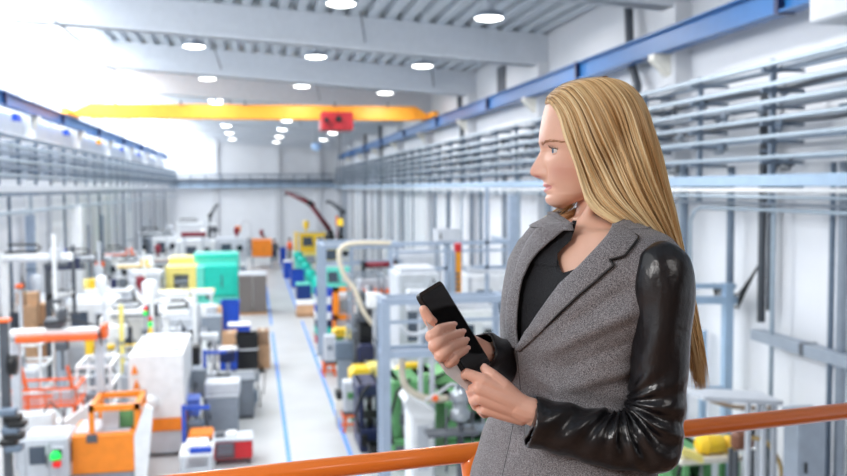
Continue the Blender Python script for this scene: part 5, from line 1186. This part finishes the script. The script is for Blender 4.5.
# ---- hands
def limb(pts, rad, n=14):
    P_ = [WP(*p) for p in pts]; w = MB(); 
    # densify with rounded ends
    ax0 = (P_[0]-P_[1]).normalized(); ax1 = (P_[-1]-P_[-2]).normalized()
    Q = [P_[0]+ax0*rad[0]*.7]+P_+[P_[-1]+ax1*rad[-1]*.55, P_[-1]+ax1*rad[-1]*.9]; R2 = [rad[0]*.6]+list(rad)+[rad[-1]*.8, rad[-1]*.35]
    w.tube(Q, R2, n); return w
HWN = -.0
lh = []
for (x0, y0, w0), (x1, y1, w1), r0, r1 in (((524, 403, -.168), (482, 380, -.180), .0135, .0115), ((524, 408, -.172), (478, 388, -.184), .0145, .0115), ((524, 413, -.170), (479, 398, -.182), .014, .0108), ((523, 418.5, -.165), (485, 409, -.174), .0125, .0098),
    ((524, 405, -.156), (490, 392, -.158), .014, .014), ((524, 414, -.154), (492, 404, -.155), .013, .012)):
    lh.append(limb([(x0, y0, w0), ((x0+x1)/2, (y0+y1)/2, (w0+w1)/2), (x1, y1, w1)], [r0, (r0+r1)/2+.001, r1]))
lh.append(limb([(550, 419, -.167), (537, 412.5, -.167), (524, 409.5, -.166), (514, 406, -.168)], [.020, .0222, .0232, .021]))
lf = [[(483, 380, -.180), (466, 373.5, -.176), (461, 377, -.160), (465, 384, -.146)], [(479, 388, -.184), (470.5, 390, -.170), (472, 396, -.150), (482, 399, -.143)],
      [(480, 398, -.182), (473.5, 400, -.166), (476, 406, -.148), (485, 407, -.142)], [(486, 409, -.174), (480.5, 409.5, -.158), (484, 414, -.144), (492, 413, -.140)]]
for f in lf: lh.append(limb(f, [.0108, .0094, .0086, .0074] if f[0][1] < 400 else [.0096, .0084, .0077, .0066]))
lh.append(limb([(516, 399, -.166), (503, 385, -.172), (492, 374.5, -.172), (484.5, 368.5, -.166)], [.015, .0125, .0098, .0080]))
lefth = fuse(lh, .0016, 2)
# device frame: corner pixels -> plane
WC = -.125
def wdev(px, py):
    dx, dy = px-457.5, py-327; det = 23*80-56*(-14); al = (dx*80-dy*56)/det; return WC+al*.070
def DP(px, py, off=0): # off: metres towards the camera from the screen
    return (px, py, wdev(px, py)-off)
rh = []
tips = [((428, 338), (440, 329), (452, 325.8)), ((431, 347.5), (446, 338), (461, 333)), ((437, 357), (450, 348), (464.5, 341.5)), ((446, 363.5), (455, 356.5), (465.5, 350))]
for (a, b_, c) in tips:
    r = .0096 if a[1] < 360 else .0084
    ch = spl([(a[0]+13, a[1]-6, wdev(a[0]+13, a[1]-6)+.031), (a[0]+6, a[1]-2.5, wdev(*a)+.024), (a[0]+3.5, a[1]-1.5, wdev(*a)+.012), DP(a[0]+4, a[1]-2, .002), DP(a[0]+8, a[1]-5, .0105), DP(b_[0], b_[1], .0125), DP(c[0], c[1], .0095)], 3)
    m_ = len(ch); rh.append(limb([tuple(q) for q in ch], [r*(1.12-.34*(k/(m_-1))**2.2+.06*math.exp(-((k/(m_-1)-.42)/.08)**2)) for k in range(m_)]))
pal = [(447, 330, .030), (449, 341, .032), (456, 351, .034), (463, 357, .034)]
for x, y, o_ in pal: rh.append(limb([(x-3, y, wdev(x, y)+o_*.9), ((x+490)/2, (y+354)/2, wdev(470, 345)+.045), (490, 354, -.05)], [.013, .016, .018]))
rh.append(limb([(462, 345, wdev(462, 345)+.040), (438, 330, wdev(438, 330)+.030), (428.5, 319, wdev(428, 319)+.012), (423.5, 309.5, wdev(423, 309)+.006)], [.016, .0125, .0098, .0078]))
rh.append(limb([(482, 352, -.062), (505, 358, .03)], [.020, .023]))
righth = fuse(rh, .0016, 2)
B_ = MB(); cols = []
for q in (head,): B_.add(q.v, q.f); cols += tint
nh = len(B_.v)
for q in (body, lefth, righth, lids, ear(1), ear(-1)): B_.add(q.v, q.f)
bo = part(root, 'body', B_, skin, True)
at = bo.data.attributes.new('tint', 'FLOAT_COLOR', 'POINT'); arr = np.zeros((len(B_.v), 4), dtype=np.float32)
arr[:nh, 0] = [c[0] for c in cols]; arr[:nh, 1] = [c[1] for c in cols]
o_l = nh+len(body.v); 
for k, q in ((o_l, lefth), (o_l+len(lefth.v), righth)):
    arr[k:k+len(q.v), 1] = .16
at.data.foreach_set('color', arr.ravel())
# fingernails
def nail(P, dirv, nrm, r):
    P = Vector(P); d = dirv.normalized(); nn = nrm.normalized(); s_ = d.cross(nn)
    w = MB(); pts = [P+d*(r*.75*math.cos(a))+s_*(r*.55*math.sin(a))+nn*(r*.05-abs(math.sin(a))*r*.12) for a in [2*math.pi*k/12 for k in range(12)]]
    return w.add(pts+[P+nn*r*.16], [(k, (k+1) % 12, 12) for k in range(12)])
nailm = mat('fingernail', (.93, .74, .68), .2, var=0)
for (a, b_, c) in tips:
    pa_, pc_ = WP(*DP(b_[0], b_[1], .0125)), WP(*DP(c[0], c[1], .0095)); nn = ((WP(457, 327, -.3)-WP(457, 327, 0)).normalized()*.6+hU*.4+hR*.35)
    d_ = (pc_-pa_).normalized(); nn = (nn-d_*nn.dot(d_)).normalized(); part(root, 'fingernail', nail(pc_+nn*.0072+d_*.001, d_, nn, .0085), nailm, True)
p0_, p1_ = WP(492, 374.5, -.172), WP(484.5, 368.5, -.166); d_ = (p1_-p0_).normalized(); nn = -hW*.5+hU*.8; nn = (nn-d_*nn.dot(d_)).normalized(); part(root, 'fingernail', nail(p1_+nn*.0076, d_, nn, .008), nailm, True)
# ---- eyes, lashes, brows
eyew = mat('eye_white', (.90, .88, .87), .15, var=0, coat=.6); iris = mat('iris_blue_grey', (.34, .46, .58), .2, var=.2, scale=400, coat=.8); pupil = mat('pupil', (.02, .02, .02), .1, var=0)
lash = mat('eyelash', (.22, .14, .10), .6, var=0); browm = mat('eyebrow_hair', (.72, .54, .41), .7, var=.2, scale=300)
for ec, sgn in EYE:
    fwd = (-hR-hW*.14*sgn).normalized(); side = fwd.cross(hU)
    e = part(root, 'eyeball', MB().lathe(ec, [(.0121*math.sin(a), -.0121*math.cos(a)) for a in [math.pi*k/16 for k in range(17)]], 24, fwd), eyew, True)
    part(e, 'iris', MB().lathe(ec, [(.0060, .01075), (.0056, .0112), (.003, .0119), (.0002, .0121)], 20, fwd), iris, True)
    part(e, 'pupil', MB().lathe(ec, [(.0027, .01205), (.001, .0123), (.0002, .0124)], 14, fwd), pupil, True)
    def sp(az, el, rr): return ec+(fwd*math.cos(az)*math.cos(el)+side*math.sin(az)*math.cos(el)+hU*math.sin(el))*rr
    pts = []; 
    for j in range(15):
        az = math.radians(-80+160*j/14); k = abs(az/math.radians(88)); pts.append(sp(az, math.radians(20*(1-k**2.4)-1), .0136))
    w = MB().tube(pts, .0007, 6)
    for j in range(1, 14):
        d = (pts[j]-ec).normalized(); w.tube([pts[j], pts[j]+d*.004+hU*.001, pts[j]+d*.0065+hU*.0035], [.00035, .0003, .0001], 4)
    part(root, 'eyelashes', w, lash, True)
    w = MB(); random.seed(5)
    for k in range(70):
        u = random.random(); L = .010+.044*u; yy = 144.6-3.4*math.sin(u*math.pi*.75)+1.4*u+random.uniform(-1.4, 1.4)*(1-u*.6)
        def at_lat(L, y):
            a = interp(y, AW); return hs(y, sgn*math.asin(min(.98, L/a)))
        p = at_lat(L, yy); q = at_lat(L+.006, yy-.9+random.uniform(-.5, .5)); o_ = (-hR*.6-hW*sgn*.6).normalized(); w.tube([p-o_*.0003, (p+q)/2+o_*.0009, q+o_*.0003], [.0004, .0004, .0001], 4)
    part(root, 'eyebrow', w, browm, True)
# ---- black top
YN = [(551, 222), (556, 236), (558, 258), (562, 268.5), (580, 262), (605, 250), (640, 222)]
def ystart(ph):
    d = math.degrees(ph) % 360
    if 150 < d < 320: return 222
    for y in np.arange(222, 275, .5):
        if y >= interp(pxw(S(y, ph, -.004))[0], YN): return y
    return 222
sc_ = [ystart(2*math.pi*j/200) for j in range(200)]
w = grid(60, 200, lambda i, j: S(round(sc_[j]+(470-sc_[j])*(i/59)**1.3, 1), 2*math.pi*j/200, -.004), True)
part(root, 'top', w, topm_, True)
# ---- jacket
EN = [(212, 614), (218, 614), (225, 612), (231.5, 608), (240, 600), (250, 590), (260, 580), (277, 561), (290, 551), (307, 539), (325, 527), (345, 516.5), (360, 518), (382, 520), (400, 516), (431, 510), (476, 499), (520, 490), (540, 486)]
EF = [(212, 578), (220, 574), (225, 567), (231.5, 559), (240, 549), (250, 538), (260, 530), (277, 522), (290, 519), (307, 517), (325, 516), (345, 519), (360, 524), (382, 527), (400, 524), (431, 518), (476, 507), (520, 498), (540, 494)]
def folds(p, y, ph):
    pd = math.degrees(ph) % 360
    k = .0075*noise3(p, 9, 3)+.0025*noise3(p, 22, 8)
    # drag lines running from the arm towards the waist
    px, py = pxw(Vector(p))
    m = max(0, 1-abs(py-330)/110)*(1 if (pd < 75 or pd > 300) else .2)
    def ridge(x0, y0, x1, y1, wd):
        dx, dy = x1-x0, y1-y0; L = math.hypot(dx, dy); d = ((px-x0)*dy-(py-y0)*dx)/L; t = ((px-x0)*dx+(py-y0)*dy)/L/L; return math.exp(-(d/wd)**2)*max(0, min(1, min(t+.15, 1.15-t)*4))
    if pd < 100 or pd > 300: k += .011*ridge(548, 352, 632, 312, 8)-.007*ridge(560, 328, 632, 288, 9)+.009*ridge(565, 388, 634, 368, 7)-.006*ridge(560, 371, 634, 340, 7)+.006*ridge(530, 372, 575, 402, 6)
    k += .0060*m*math.sin((py*.95+px*.55)/9.5)*max(0, noise3(p, 6, 1)+.35)
    k += .0065*max(0, 1-abs(py-395)/40)*math.sin((py*1.0-px*.25)/6)*max(0, noise3(p, 7, 5)+.3)
    return k
ys = [212, 214, 217, 220, 223]+list(np.arange(226, 541, 2.6)); nj = 230
def jk(i, j):
    u = j/(nj-1); y = max(ys[i], round(212+11*max(0, 1-u/.12)+10*max(0, 1-(1-u)/.12), 1)); a = phi_for(y, interp(y, EN), .008); b = phi_for(y, interp(y, EF), .006)-2*math.pi; ph = a+(b-a)*u; o_ = .008-.002*u; q = S(y, ph, o_)
    k = folds(q, y, ph) if y > 240 else 0
    edge = min(1, u*12, (1-u)*12)
    return S(y, ph, o_+k*edge)
w = grid(len(ys), nj, jk)
def solid(o, t, off=1): m = o.modifiers.new('thickness', 'SOLIDIFY'); m.thickness = t; m.offset = off; return o
J = part(root, 'jacket', w, tweed, True); solid(J, .0035, 0)
OUT = [(222, 618), (228, 629), (233, 638.5), (240, 632.5), (249, 624.5), (251.2, 616), (252.6, 609.5), (254, 611), (258, 613.5), (265, 604), (272, 596), (286.6, 577), (300, 562.5), (315, 548), (330, 534), (345, 519.5)]
ys2 = list(np.arange(222, 250, 1.5))+list(np.arange(250, 260, .6))+list(np.arange(260, 346, 2))
def lap(i, j):
    y = ys2[i]; a = interp(y, EN)-.8; b = interp(y, OUT); u = j/11; px = a+(b-a)*u; ph = phi_for(y, px, .012)
    return S(y, ph, .0125+.003*math.sin(u*math.pi)+.001)
lp = part(J, 'lapel', grid(len(ys2), 12, lap), tweed, True); solid(lp, .0035, 0)
tr = []
for y in ys2[6:]:
    if y > 320: break
    tr.append(S(y, phi_for(y, interp(y, OUT), .012), .0145))
part(J, 'lapel_trim', MB().tube(tr, [.0022]*(len(tr)-6)+[.0018, .0015, .0012, .001, .0006, .0003], 6), trimm, True)
ys3 = list(np.arange(221, 344, 2))
def lapf(i, j):
    y = ys3[i]; a = interp(y, EF)+.6; b = interp(y, TL_)+3+(0 if y < 290 else (y-290)*.06); b = min(b, a-.5); px = a+(b-a)*j/9; return S(y, phi_for(y, px, .01), .0105+.002*math.sin(j/9*math.pi))
lp = part(J, 'lapel', grid(len(ys3), 10, lapf), tweed, True); solid(lp, .0035, 0)
ys4 = [y for y in ys if y >= 345]
part(J, 'front_edge_trim', MB().tube([S(y, phi_for(y, interp(y, EN)-.5, .011), .008) for y in ys4], .0022, 6), trimm, True)
SK = [(219, 577), (228, 574.5), (238, 571), (245, 563), (251, 557.5), (262, 557)]
ys5 = list(np.arange(219, 264, 1.5))
def lin(i, j):
    y = ys5[i]; a = interp(y, EF)-1.5; b = max(a+.5, interp(y, SK)); px = b+(a-b)*j/9; return S(y, phi_for(y, px, -.001), -.001+.003*math.sin(j/9*3.14)*0+.0005)
part(J, 'shaded_lining', grid(len(ys5), 10, lin), topm_, True)  # black patch standing in for the shaded inside of the far jacket front
# collar standing round the nape
def col(i, j):
    u = j/40; e_ = max(0, 1-u/.16)*9+max(0, 1-(1-u)/.14)*8; ph = phi_for(216, 612, .008)+(phi_for(216, 578, .006)-2*math.pi-phi_for(216, 612, .008))*u; y = min(227, 214.5+i*2.0+e_); return S(y, ph, .009+i*.0006)
cl = part(J, 'collar', grid(7, 41, col), tweed, True); solid(cl, .004, 0)
# ---- sleeves
def sl(c, rad, d, n=22):
    w = MB().tube([WP(x, y, q) for x, y, q in c], [r*(WD+q[2])/F_ for r, q in zip(rad, c)], n); return w
def tubepx(pts, n=24):
    q = spl(pts); return MB().tube([WP(a[0], a[1], a[2]) for a in q], [max(.3, a[3])*(WD+a[2])/F_ for a in q], n)
up = tubepx([(657, 250.0, -.140, 8), (658.5, 252.5, -.145, 18), (660, 258, -.150, 25), (662, 268, -.153, 29.5), (662.8, 284, -.153, 32), (662.5, 302, -.15, 32.5), (661, 326, -.152, 31), (659.5, 350, -.153, 29.5), (658, 375, -.154, 29), (657, 400, -.155, 29), (654, 430, -.156, 29.5), (651, 446, -.157, 27.5)])
lo = tubepx([(655, 446, -.157, 26.5), (640, 443.5, -.158, 28), (622, 441.5, -.160, 29), (599, 437.5, -.163, 28.5), (575, 432, -.166, 27), (552, 426, -.168, 26), (530, 421, -.169, 26.5)])
slv = fuse([up, lo, MB().lathe(WP(654, 445, -.157), [(.049*math.sin(a), -.049*math.cos(a)) for a in [math.pi*k/12 for k in range(13)]], 20)], .0035, 3)
def wrinkle(q, near=True):
    me = mesh_obj('tmp', q.v, q.f, None); nrm = [v.normal.copy() for v in me.data.vertices]; out = []
    for v, nn in zip(q.v, nrm):
        p = Vector(v); px, py = pxw(p); k = .0016*noise3(p, 14, 2)
        if near:
            e = math.exp(-((px-640)/42)**2-((py-425)/36)**2)     # elbow bunch
            ang = math.atan2(py-402, 622-px); k += .0075*e*math.sin(ang*15+2.5*noise3(p, 12, 4))
            f = math.exp(-((px-585)/48)**2)*(1 if px < 640 else .3)*math.exp(-((py-425)/30)**2)
            k += .0045*f*math.sin((px*.8+(py-420)*.55)/4.6+2.2*noise3(p, 10, 9))
            s_ = math.exp(-((px-655)/60)**2)*max(0, 1-abs(py-335)/85); k += .0030*s_*math.sin(px/6.5+py/17+2*noise3(p, 8, 6))
        else: k += .003*math.sin((px+py)/5)
        out.append(tuple(p+nn*k))
    bpy.data.objects.remove(me); r = MB(); r.v = out; r.f = q.f; return r
slv = wrinkle(slv)
# open the cuff: drop the end cap
cuff_c = WP(530, 421, -.169); ax = (cuff_c-WP(552, 426, -.168)).normalized()
slv.f = [f for f in slv.f if (sum((Vector(slv.v[i]) for i in f), Vector())/len(f)-cuff_c).dot(ax) < -.0005]
sv = part(root, 'sleeve', slv, leather, True, label='black leather sleeve of the left arm'); solid(sv, .003, -1)
fs_ = MB().add(*(lambda q: (q.v, q.f))(fuse([tubepx([(548, 236, .15, 10), (546, 250, .155, 24), (546, 290, .155, 27), (548, 340, .15, 25), (550, 385, .14, 24)]), tubepx([(552, 388, .14, 23), (530, 374, .09, 24), (508, 362, .02, 22.5), (492, 356, -.03, 21.5), (479, 351, -.062, 20)])], .004, 3)))
fc = WP(479, 351, -.062); ax = (fc-WP(492, 356, -.03)).normalized(); fs_.f = [f for f in fs_.f if (sum((Vector(fs_.v[i]) for i in f), Vector())/len(f)-fc).dot(ax) < -.001]
fo = part(root, 'sleeve', wrinkle(fs_, False), leather, True, label='black leather sleeve of the right arm'); solid(fo, .003, -1)
# ---- trousers and shoes
tm = mat('black_trousers', (.07, .07, .085), .8); q = []
zt = Vector((ctr.x, ctr.y, GZ+.84))
q.append(MB().tube([zt+Vector((0, 0, .08)), zt, zt-Vector((0, 0, .1))], [.11, .12, .125], 24))
for h, k, a, t_ in LEG: q.append(MB().tube([h+Vector((0, 0, .12)), h, k, a+Vector((0, 0, .03))], [.105, .10, .075, .065], 20))
part(root, 'trousers', fuse(q, .01, 3), tm, True)
for h, k, a, t_ in LEG:
    w = MB().tube([a-(t_-a)*.35+Vector((0, 0, -.035)), a+Vector((0, 0, -.02)), (a+t_)/2+Vector((0, 0, -.0)), t_+(t_-a)*.15-Vector((0, 0, .0))], [.032, .045, .042, .028], 16)
    part(root, 'shoe', fuse([w, MB().box(*(lambda p, s: (p.x-s, p.x+s, p.y-s, p.y+s, GZ, GZ+.03))((a+t_)/2, .04))], .005, 2), mat('black_shoe_leather', (.05, .05, .06), .3), True)
# ---- device
C0, C1, C2, C3 = [WP(x, y, wdev(x, y)) for x, y in ((418, 294), (441, 280), (497, 360), (474, 374))]
ex = (C1-C0).normalized(); ey = (C3-C0); ey = (ey-ex*ey.dot(ex)).normalized(); nz = ex.cross(ey)
if nz.dot(hW) > 0: nz = -nz
DWD, DLN = (C1-C0).length, ((C2-C1).length+(C3-C0).length)/2
dev = thing('handheld_tablet', 'slim black handheld tablet with white back cover held in both hands', 'tablet', tuple(C0))
def rrect(w0, w1, l0, l1, r, z0, z1):
    pts = []
    for cx_, cy_, a0 in ((w1-r, l1-r, 0), (w0+r, l1-r, 90), (w0+r, l0+r, 180), (w1-r, l0+r, 270)):
        for k in range(7): a = math.radians(a0+15*k); pts.append((cx_+r*math.cos(a), cy_+r*math.sin(a)))
    return MB().prism([C0+ex*x+ey*y+nz*z0 for x, y in pts], nz*(z1-z0))
part(dev, 'case', rrect(0, DWD, 0, DLN, .009, -.008, -.0004), mat('tablet_case_black', (.05, .05, .055), .3))
part(dev, 'screen', rrect(.004, DWD-.004, .006, DLN-.006, .006, -.0004, .0002), mat('tablet_glass', (.05, .05, .055), .10, var=0))
part(dev, 'white_back_cover', MB().prism([WP(418.5, 297, wdev(418, 297)+.014), WP(427, 325, wdev(427, 325)+.010), WP(429.5, 350, wdev(429, 350)+.022), WP(446, 374, wdev(446, 374)+.018), WP(467, 391, wdev(467, 391)+.02), WP(476, 376, wdev(476, 376)+.012), WP(440, 320, wdev(440, 320)+.012)], hW*.003), white, label='white back cover behind the fingers')
# ---- hair
def au(px, py, off=.008):
    p = (AXPX-interp(py, PB))*MM; b = (interp(py, BK)-AXPX)*MM; a = interp(py, AW); r = (AXPX-px)*MM; k = r/p if r > 0 else -r/max(b, .03)
    return HW0-a*math.sqrt(max(0.03, 1-min(1, k)**2))-off
def G_(lst, off=.008): return [(p[0], p[1], p[2] if len(p) > 2 else au(p[0], p[1], off)) for p in lst]
N_ = [G_([(545.5, 104, .028), (548.5, 103, .006), (553.5, 107.5, -.008), (559.5, 120), (564, 138), (570, 154), (576, 171), (580.5, 188, -.034), (584, 201, -.040), (594, 213, -.050), (613, 224, -.058), (640, 237, -.055), (662, 256, -.045), (679, 288, -.03), (688, 320, -.03), (694, 350, -.03), (698, 378, -.03)], .005),
 G_([(548, 96, .028), (556, 95, -.005), (567, 106), (575, 124), (582, 144), (590, 163), (598, 180, -.048), (607, 196, -.055), (620, 210, -.062), (637, 224, -.062), (654, 240, -.054), (668, 260, -.04), (682, 292, -.025), (690, 322, -.025), (695, 350, -.025), (699, 380, -.025)], .012),
 G_([(559, 86.8, .028), (572, 86, -.015), (586, 101), (595, 119), (604, 140), (613, 160), (621, 180, -.064), (631, 200, -.066), (645, 220, -.062), (659, 238, -.05), (672, 262, -.034), (683, 292, -.02), (691, 322, -.02), (696, 352, -.02), (700, 384, -.02)], .018),
 G_([(576, 79.8, .03), (592, 81.5, -.025), (607, 98), (616, 116), (624, 138), (632, 160, -.058), (640, 182, -.060), (650, 204, -.058), (661, 226, -.05), (671, 248, -.036), (680, 272, -.02), (687, 300, -.01), (693, 328, -.01), (697, 355, -.01), (701, 388, -.01)], .02),
 G_([(593, 77.4, .03), (609, 80, -.01), (624, 93, -.03), (634, 112, -.042), (641, 136, -.046), (647.5, 160, -.044), (655, 186, -.038), (663, 210, -.03), (671, 236, -.02), (679, 262, -.01), (686, 292, 0), (692, 322, 0), (697, 350, 0), (702, 390, 0)]),
 G_([(602, 76.9, .034), (620, 80.2, .03), (634, 89, .028), (644.5, 106, .026), (651, 128, .026), (658.5, 154, .028), (667, 188, .03), (674.5, 216, .032), (681, 248, .036), (688, 285, .04), (694, 320, .04), (699, 352, .035), (703, 388, .03)]),
 G_([(598, 77.3, .034), (612, 81, .07), (627, 96, .10), (638, 124, .115), (645, 155, .115), (653, 188, .11), (662, 216, .10), (672, 246, .09), (681, 278, .085), (689, 310, .08), (695, 345, .07), (700, 375, .06)]),
 G_([(576, 79.8, .034), (590, 82, .08), (602, 100, .112), (610, 128, .125), (616, 160, .125), (622, 190, .12), (632, 215, .115), (646, 240, .11), (662, 270, .105), (678, 305, .10), (690, 345, .09)]),
 G_([(559, 86.8, .034), (570, 87, .075), (580, 104, .098), (587, 126, .112), (590, 155, .116), (589, 182, .110), (585, 200, .090), (579, 213, .072), (571, 222, .062), (562, 229, .060)]),
 G_([(545.5, 104, .034), (550, 104, .06), (558, 113, .082), (564, 130, .096), (570, 152, .104), (575, 176, .100), (574, 194, .085), (570, 205, .068), (563, 212, .060), (556, 217, .062), (549, 222, .070)])]
def resamp(gd, n=44):
    P_ = [np.array(RW(WP(*p))) for p in gd]; q = spl(P_, 8); q = np.array(q); d = np.r_[0, np.cumsum(np.linalg.norm(np.diff(q, axis=0), axis=1))]; t = np.linspace(0, d[-1], n); return np.stack([np.interp(t, d, q[:, k]) for k in range(3)], 1)
GU = np.array([resamp(gd) for gd in N_]); NG, NP = len(GU), GU.shape[1]
def hair_at(s):
    s = np.clip(s, 0, NG-1.0001); i = int(s); t = s-i; p0, p1, p2, p3 = GU[max(i-1, 0)], GU[i], GU[i+1], GU[min(i+2, NG-1)]
    return .5*((2*p1)+(p2-p0)*t+(2*p0-5*p1+4*p2-p3)*t*t+(3*p1-p0-3*p2+p3)*t**3)
HC = np.array([RW(WP(600, y, .03)) for y in np.linspace(85, 380, NP)])
hv, hf, sh = [], [], []
rng = np.random.default_rng(4)
def inward(c, d):
    # direction from surface to the head/back axis
    ctrp = np.stack([np.full(NP, RW(WP(606, 140, 0))[0]), c[:, 1], np.full(NP, .03)], 1)
    ctrp[:, 0] += np.linspace(0, .11, NP); v = ctrp-c; v /= np.linalg.norm(v, axis=1)[:, None]+1e-6; return v*d
# under layer
for li, dd in enumerate((.010, .016)):
    ns = 120; base = len(hv)
    for k in range(ns):
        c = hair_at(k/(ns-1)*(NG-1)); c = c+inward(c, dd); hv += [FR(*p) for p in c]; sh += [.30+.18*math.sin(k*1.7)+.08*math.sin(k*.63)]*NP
    hf += [(base+k*NP+j, base+k*NP+j+1, base+(k+1)*NP+j+1, base+(k+1)*NP+j) for k in range(ns-1) for j in range(NP-10)]
tt = np.linspace(0, 1, NP)
NS = 1900
for k in range(NS):
    s = rng.random()**.9*(NG-1) if k > 60 else rng.random()*.5
    if s > 5.6 and rng.random() < .45: s = rng.random()*5.5
    c = hair_at(s).copy(); clump = math.sin(s*23)*.5+math.sin(s*61+1)*.5
    depth = max(-.001, rng.normal(.0015, .0028)); rel = .0042*(math.sin(s*11+.6)+.7*math.sin(s*27+2))*np.clip(tt*4-.2, 0, 1); c += inward(c, depth)+inward(c, 1)*rel[:, None]; c[:, 0] += .004*np.sin(tt*5+s*3)*np.clip(tt*3-.5, 0, 1)
    ph1, ph2 = rng.random(2)*6.28; amp = .006*rng.random()**1.5+.001
    c[:, 0] += amp*tt*np.sin(tt*rng.uniform(3, 7)+ph1); c[:, 2] += amp*.8*tt*np.sin(tt*rng.uniform(3, 7)+ph2); 
    if rng.random() < .03: c[:, 0] += .010*tt**2*rng.normal(); c[:, 2] -= .010*tt*rng.random()
    end = NP if rng.random() < .35 else int(NP*rng.uniform(.70, 1)); c = c[:end]
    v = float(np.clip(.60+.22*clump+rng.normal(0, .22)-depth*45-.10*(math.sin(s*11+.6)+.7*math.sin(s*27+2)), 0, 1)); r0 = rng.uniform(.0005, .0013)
    base = len(hv); n_ = len(c); tg = np.gradient(c, axis=0); tg /= np.linalg.norm(tg, axis=1)[:, None]+1e-9
    a = np.cross(tg, [0, .2, 1.0]); a /= np.linalg.norm(a, axis=1)[:, None]+1e-9; b = np.cross(tg, a)
    rr = r0*np.minimum(1, (np.arange(n_)[::-1]+.4)/6)*(.8+.4*np.sin(tt[:n_]*3.14))
    for j in range(n_):
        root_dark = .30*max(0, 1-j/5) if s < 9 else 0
        for m_ in range(3):
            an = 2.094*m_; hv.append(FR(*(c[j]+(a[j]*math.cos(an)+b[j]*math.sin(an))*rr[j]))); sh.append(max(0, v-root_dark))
    hf += [(base+j*3+m_, base+j*3+(m_+1) % 3, base+(j+1)*3+(m_+1) % 3, base+(j+1)*3+m_) for j in range(n_-1) for m_ in range(3)]
LA = resamp([(600, 190, .09), (588, 200, .085), (578, 207, .060), (569, 211.5, .030), (560, 215, .002), (552, 219.5, -.012), (546, 226, -.014)])
LB = resamp([(604, 200, .09), (592, 209, .085), (580, 215, .060), (573, 219, .030), (566, 223, .002), (559, 228, -.016), (553, 235, -.026)])
for k in range(150):
    s = rng.random(); c = LA*(1-s)+LB*s; c = c+rng.normal(0, .0012, 3); c[:, 1] += .003*np.sin(tt*6+s*9)*tt; end = int(NP*rng.uniform(.6, 1)); c = c[:end]; base = len(hv); v = float(np.clip(.6+rng.normal(0, .22), 0, 1)); r0 = rng.uniform(.0005, .001)
    for j in range(end):
        rr_ = r0*min(1, (end-j)/6)
        for m_ in range(3): an = 2.094*m_; hv.append(FR(c[j][0]+0*rr_, c[j][1]+math.cos(an)*rr_, c[j][2]+math.sin(an)*rr_)); sh.append(v)
    hf += [(base+j*3+m_, base+j*3+(m_+1) % 3, base+(j+1)*3+(m_+1) % 3, base+(j+1)*3+m_) for j in range(end-1) for m_ in range(3)]
hm = MB(); hm.v = hv; hm.f = hf
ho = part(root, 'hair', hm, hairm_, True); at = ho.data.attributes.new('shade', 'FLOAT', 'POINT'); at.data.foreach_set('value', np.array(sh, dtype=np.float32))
# ================================================================== light
wd = bpy.data.worlds.new('daylight'); bpy.context.scene.world = wd; wd.use_nodes = True
bg = wd.node_tree.nodes['Background']; bg.inputs[0].default_value = (.93, .97, 1, 1); bg.inputs[1].default_value = WORLD
def area(name, loc, rot, sx, sy, p, col=(1, 1, 1), spread=180):
    l = bpy.data.lights.new(name, 'AREA'); l.shape = 'RECTANGLE'; l.size = sx; l.size_y = sy; l.energy = p; l.color = col; l.spread = math.radians(spread)
    o = bpy.data.objects.new(name, l); COL.objects.link(o); o.location = loc; o.rotation_euler = rot; return o
# daylight through the skylight strip and the clerestory of the left side
for k in range(9):
    y = 7.6+BAY*k+BAY/2
    area('skylight_daylight', (-5.95, y, hd(-5.9)-.02), (0, math.radians(8), 0), 2.3, 7.2, SKYP/2, (.95, .98, 1))
    area('window_daylight', (XL+.1, y, CZ+3.4), (0, math.radians(-90), 0), 1.9, 7.2, WINP/2, (.95, .98, 1))
for x, _ in XC[1:]:
    for k in range(-1, 8):
        area('lamp_light', (x, D0+BAY*k, CZ+4.0-SL*x), (0, 0, 0), .6, .6, LAMPP, (1, .99, .97))
sc = bpy.context.scene
sc.view_settings.view_transform = 'Standard'; sc.view_settings.look = 'None'; sc.view_settings.gamma = 1; sc.view_settings.exposure = EXPO; sc.view_settings.use_curve_mapping = False
sc.cycles.max_bounces = 8; sc.cycles.diffuse_bounces = 4; sc.cycles.transparent_max_bounces = 12; sc.cycles.use_denoising = True
sc.cycles.sample_clamp_indirect = 6; sc.cycles.caustics_reflective = False; sc.cycles.caustics_refractive = False

# key light added for the woman, with an invented panel fixture out of view
t = thing('added_light_panel', 'added key-light panel for the woman, out of view left of the walkway', 'lamp', (-2.6, -.3, 6.7)); part(t, 'housing', MB().box(-3.6, -1.6, -.9, .3, 6.66, 6.74, .01), white)
area('added_panel_light', (-2.6, -.3, 6.63), (0, 0, 0), 1.9, 1.1, ADDEDP, (1, .98, .97))

t = thing('added_light_panel', 'added fill-light panel out of view above the walkway', 'lamp', (1.2, -.8, 6.7)); part(t, 'housing', MB().box(.4, 2.0, -1.3, -.3, 6.66, 6.74, .01), white)
area('added_panel_light', (1.2, -.8, 6.63), (0, 0, 0), 1.5, .9, ADDEDP*.14, (1, .97, .95))  # weak second light and panel, added to lift the hair
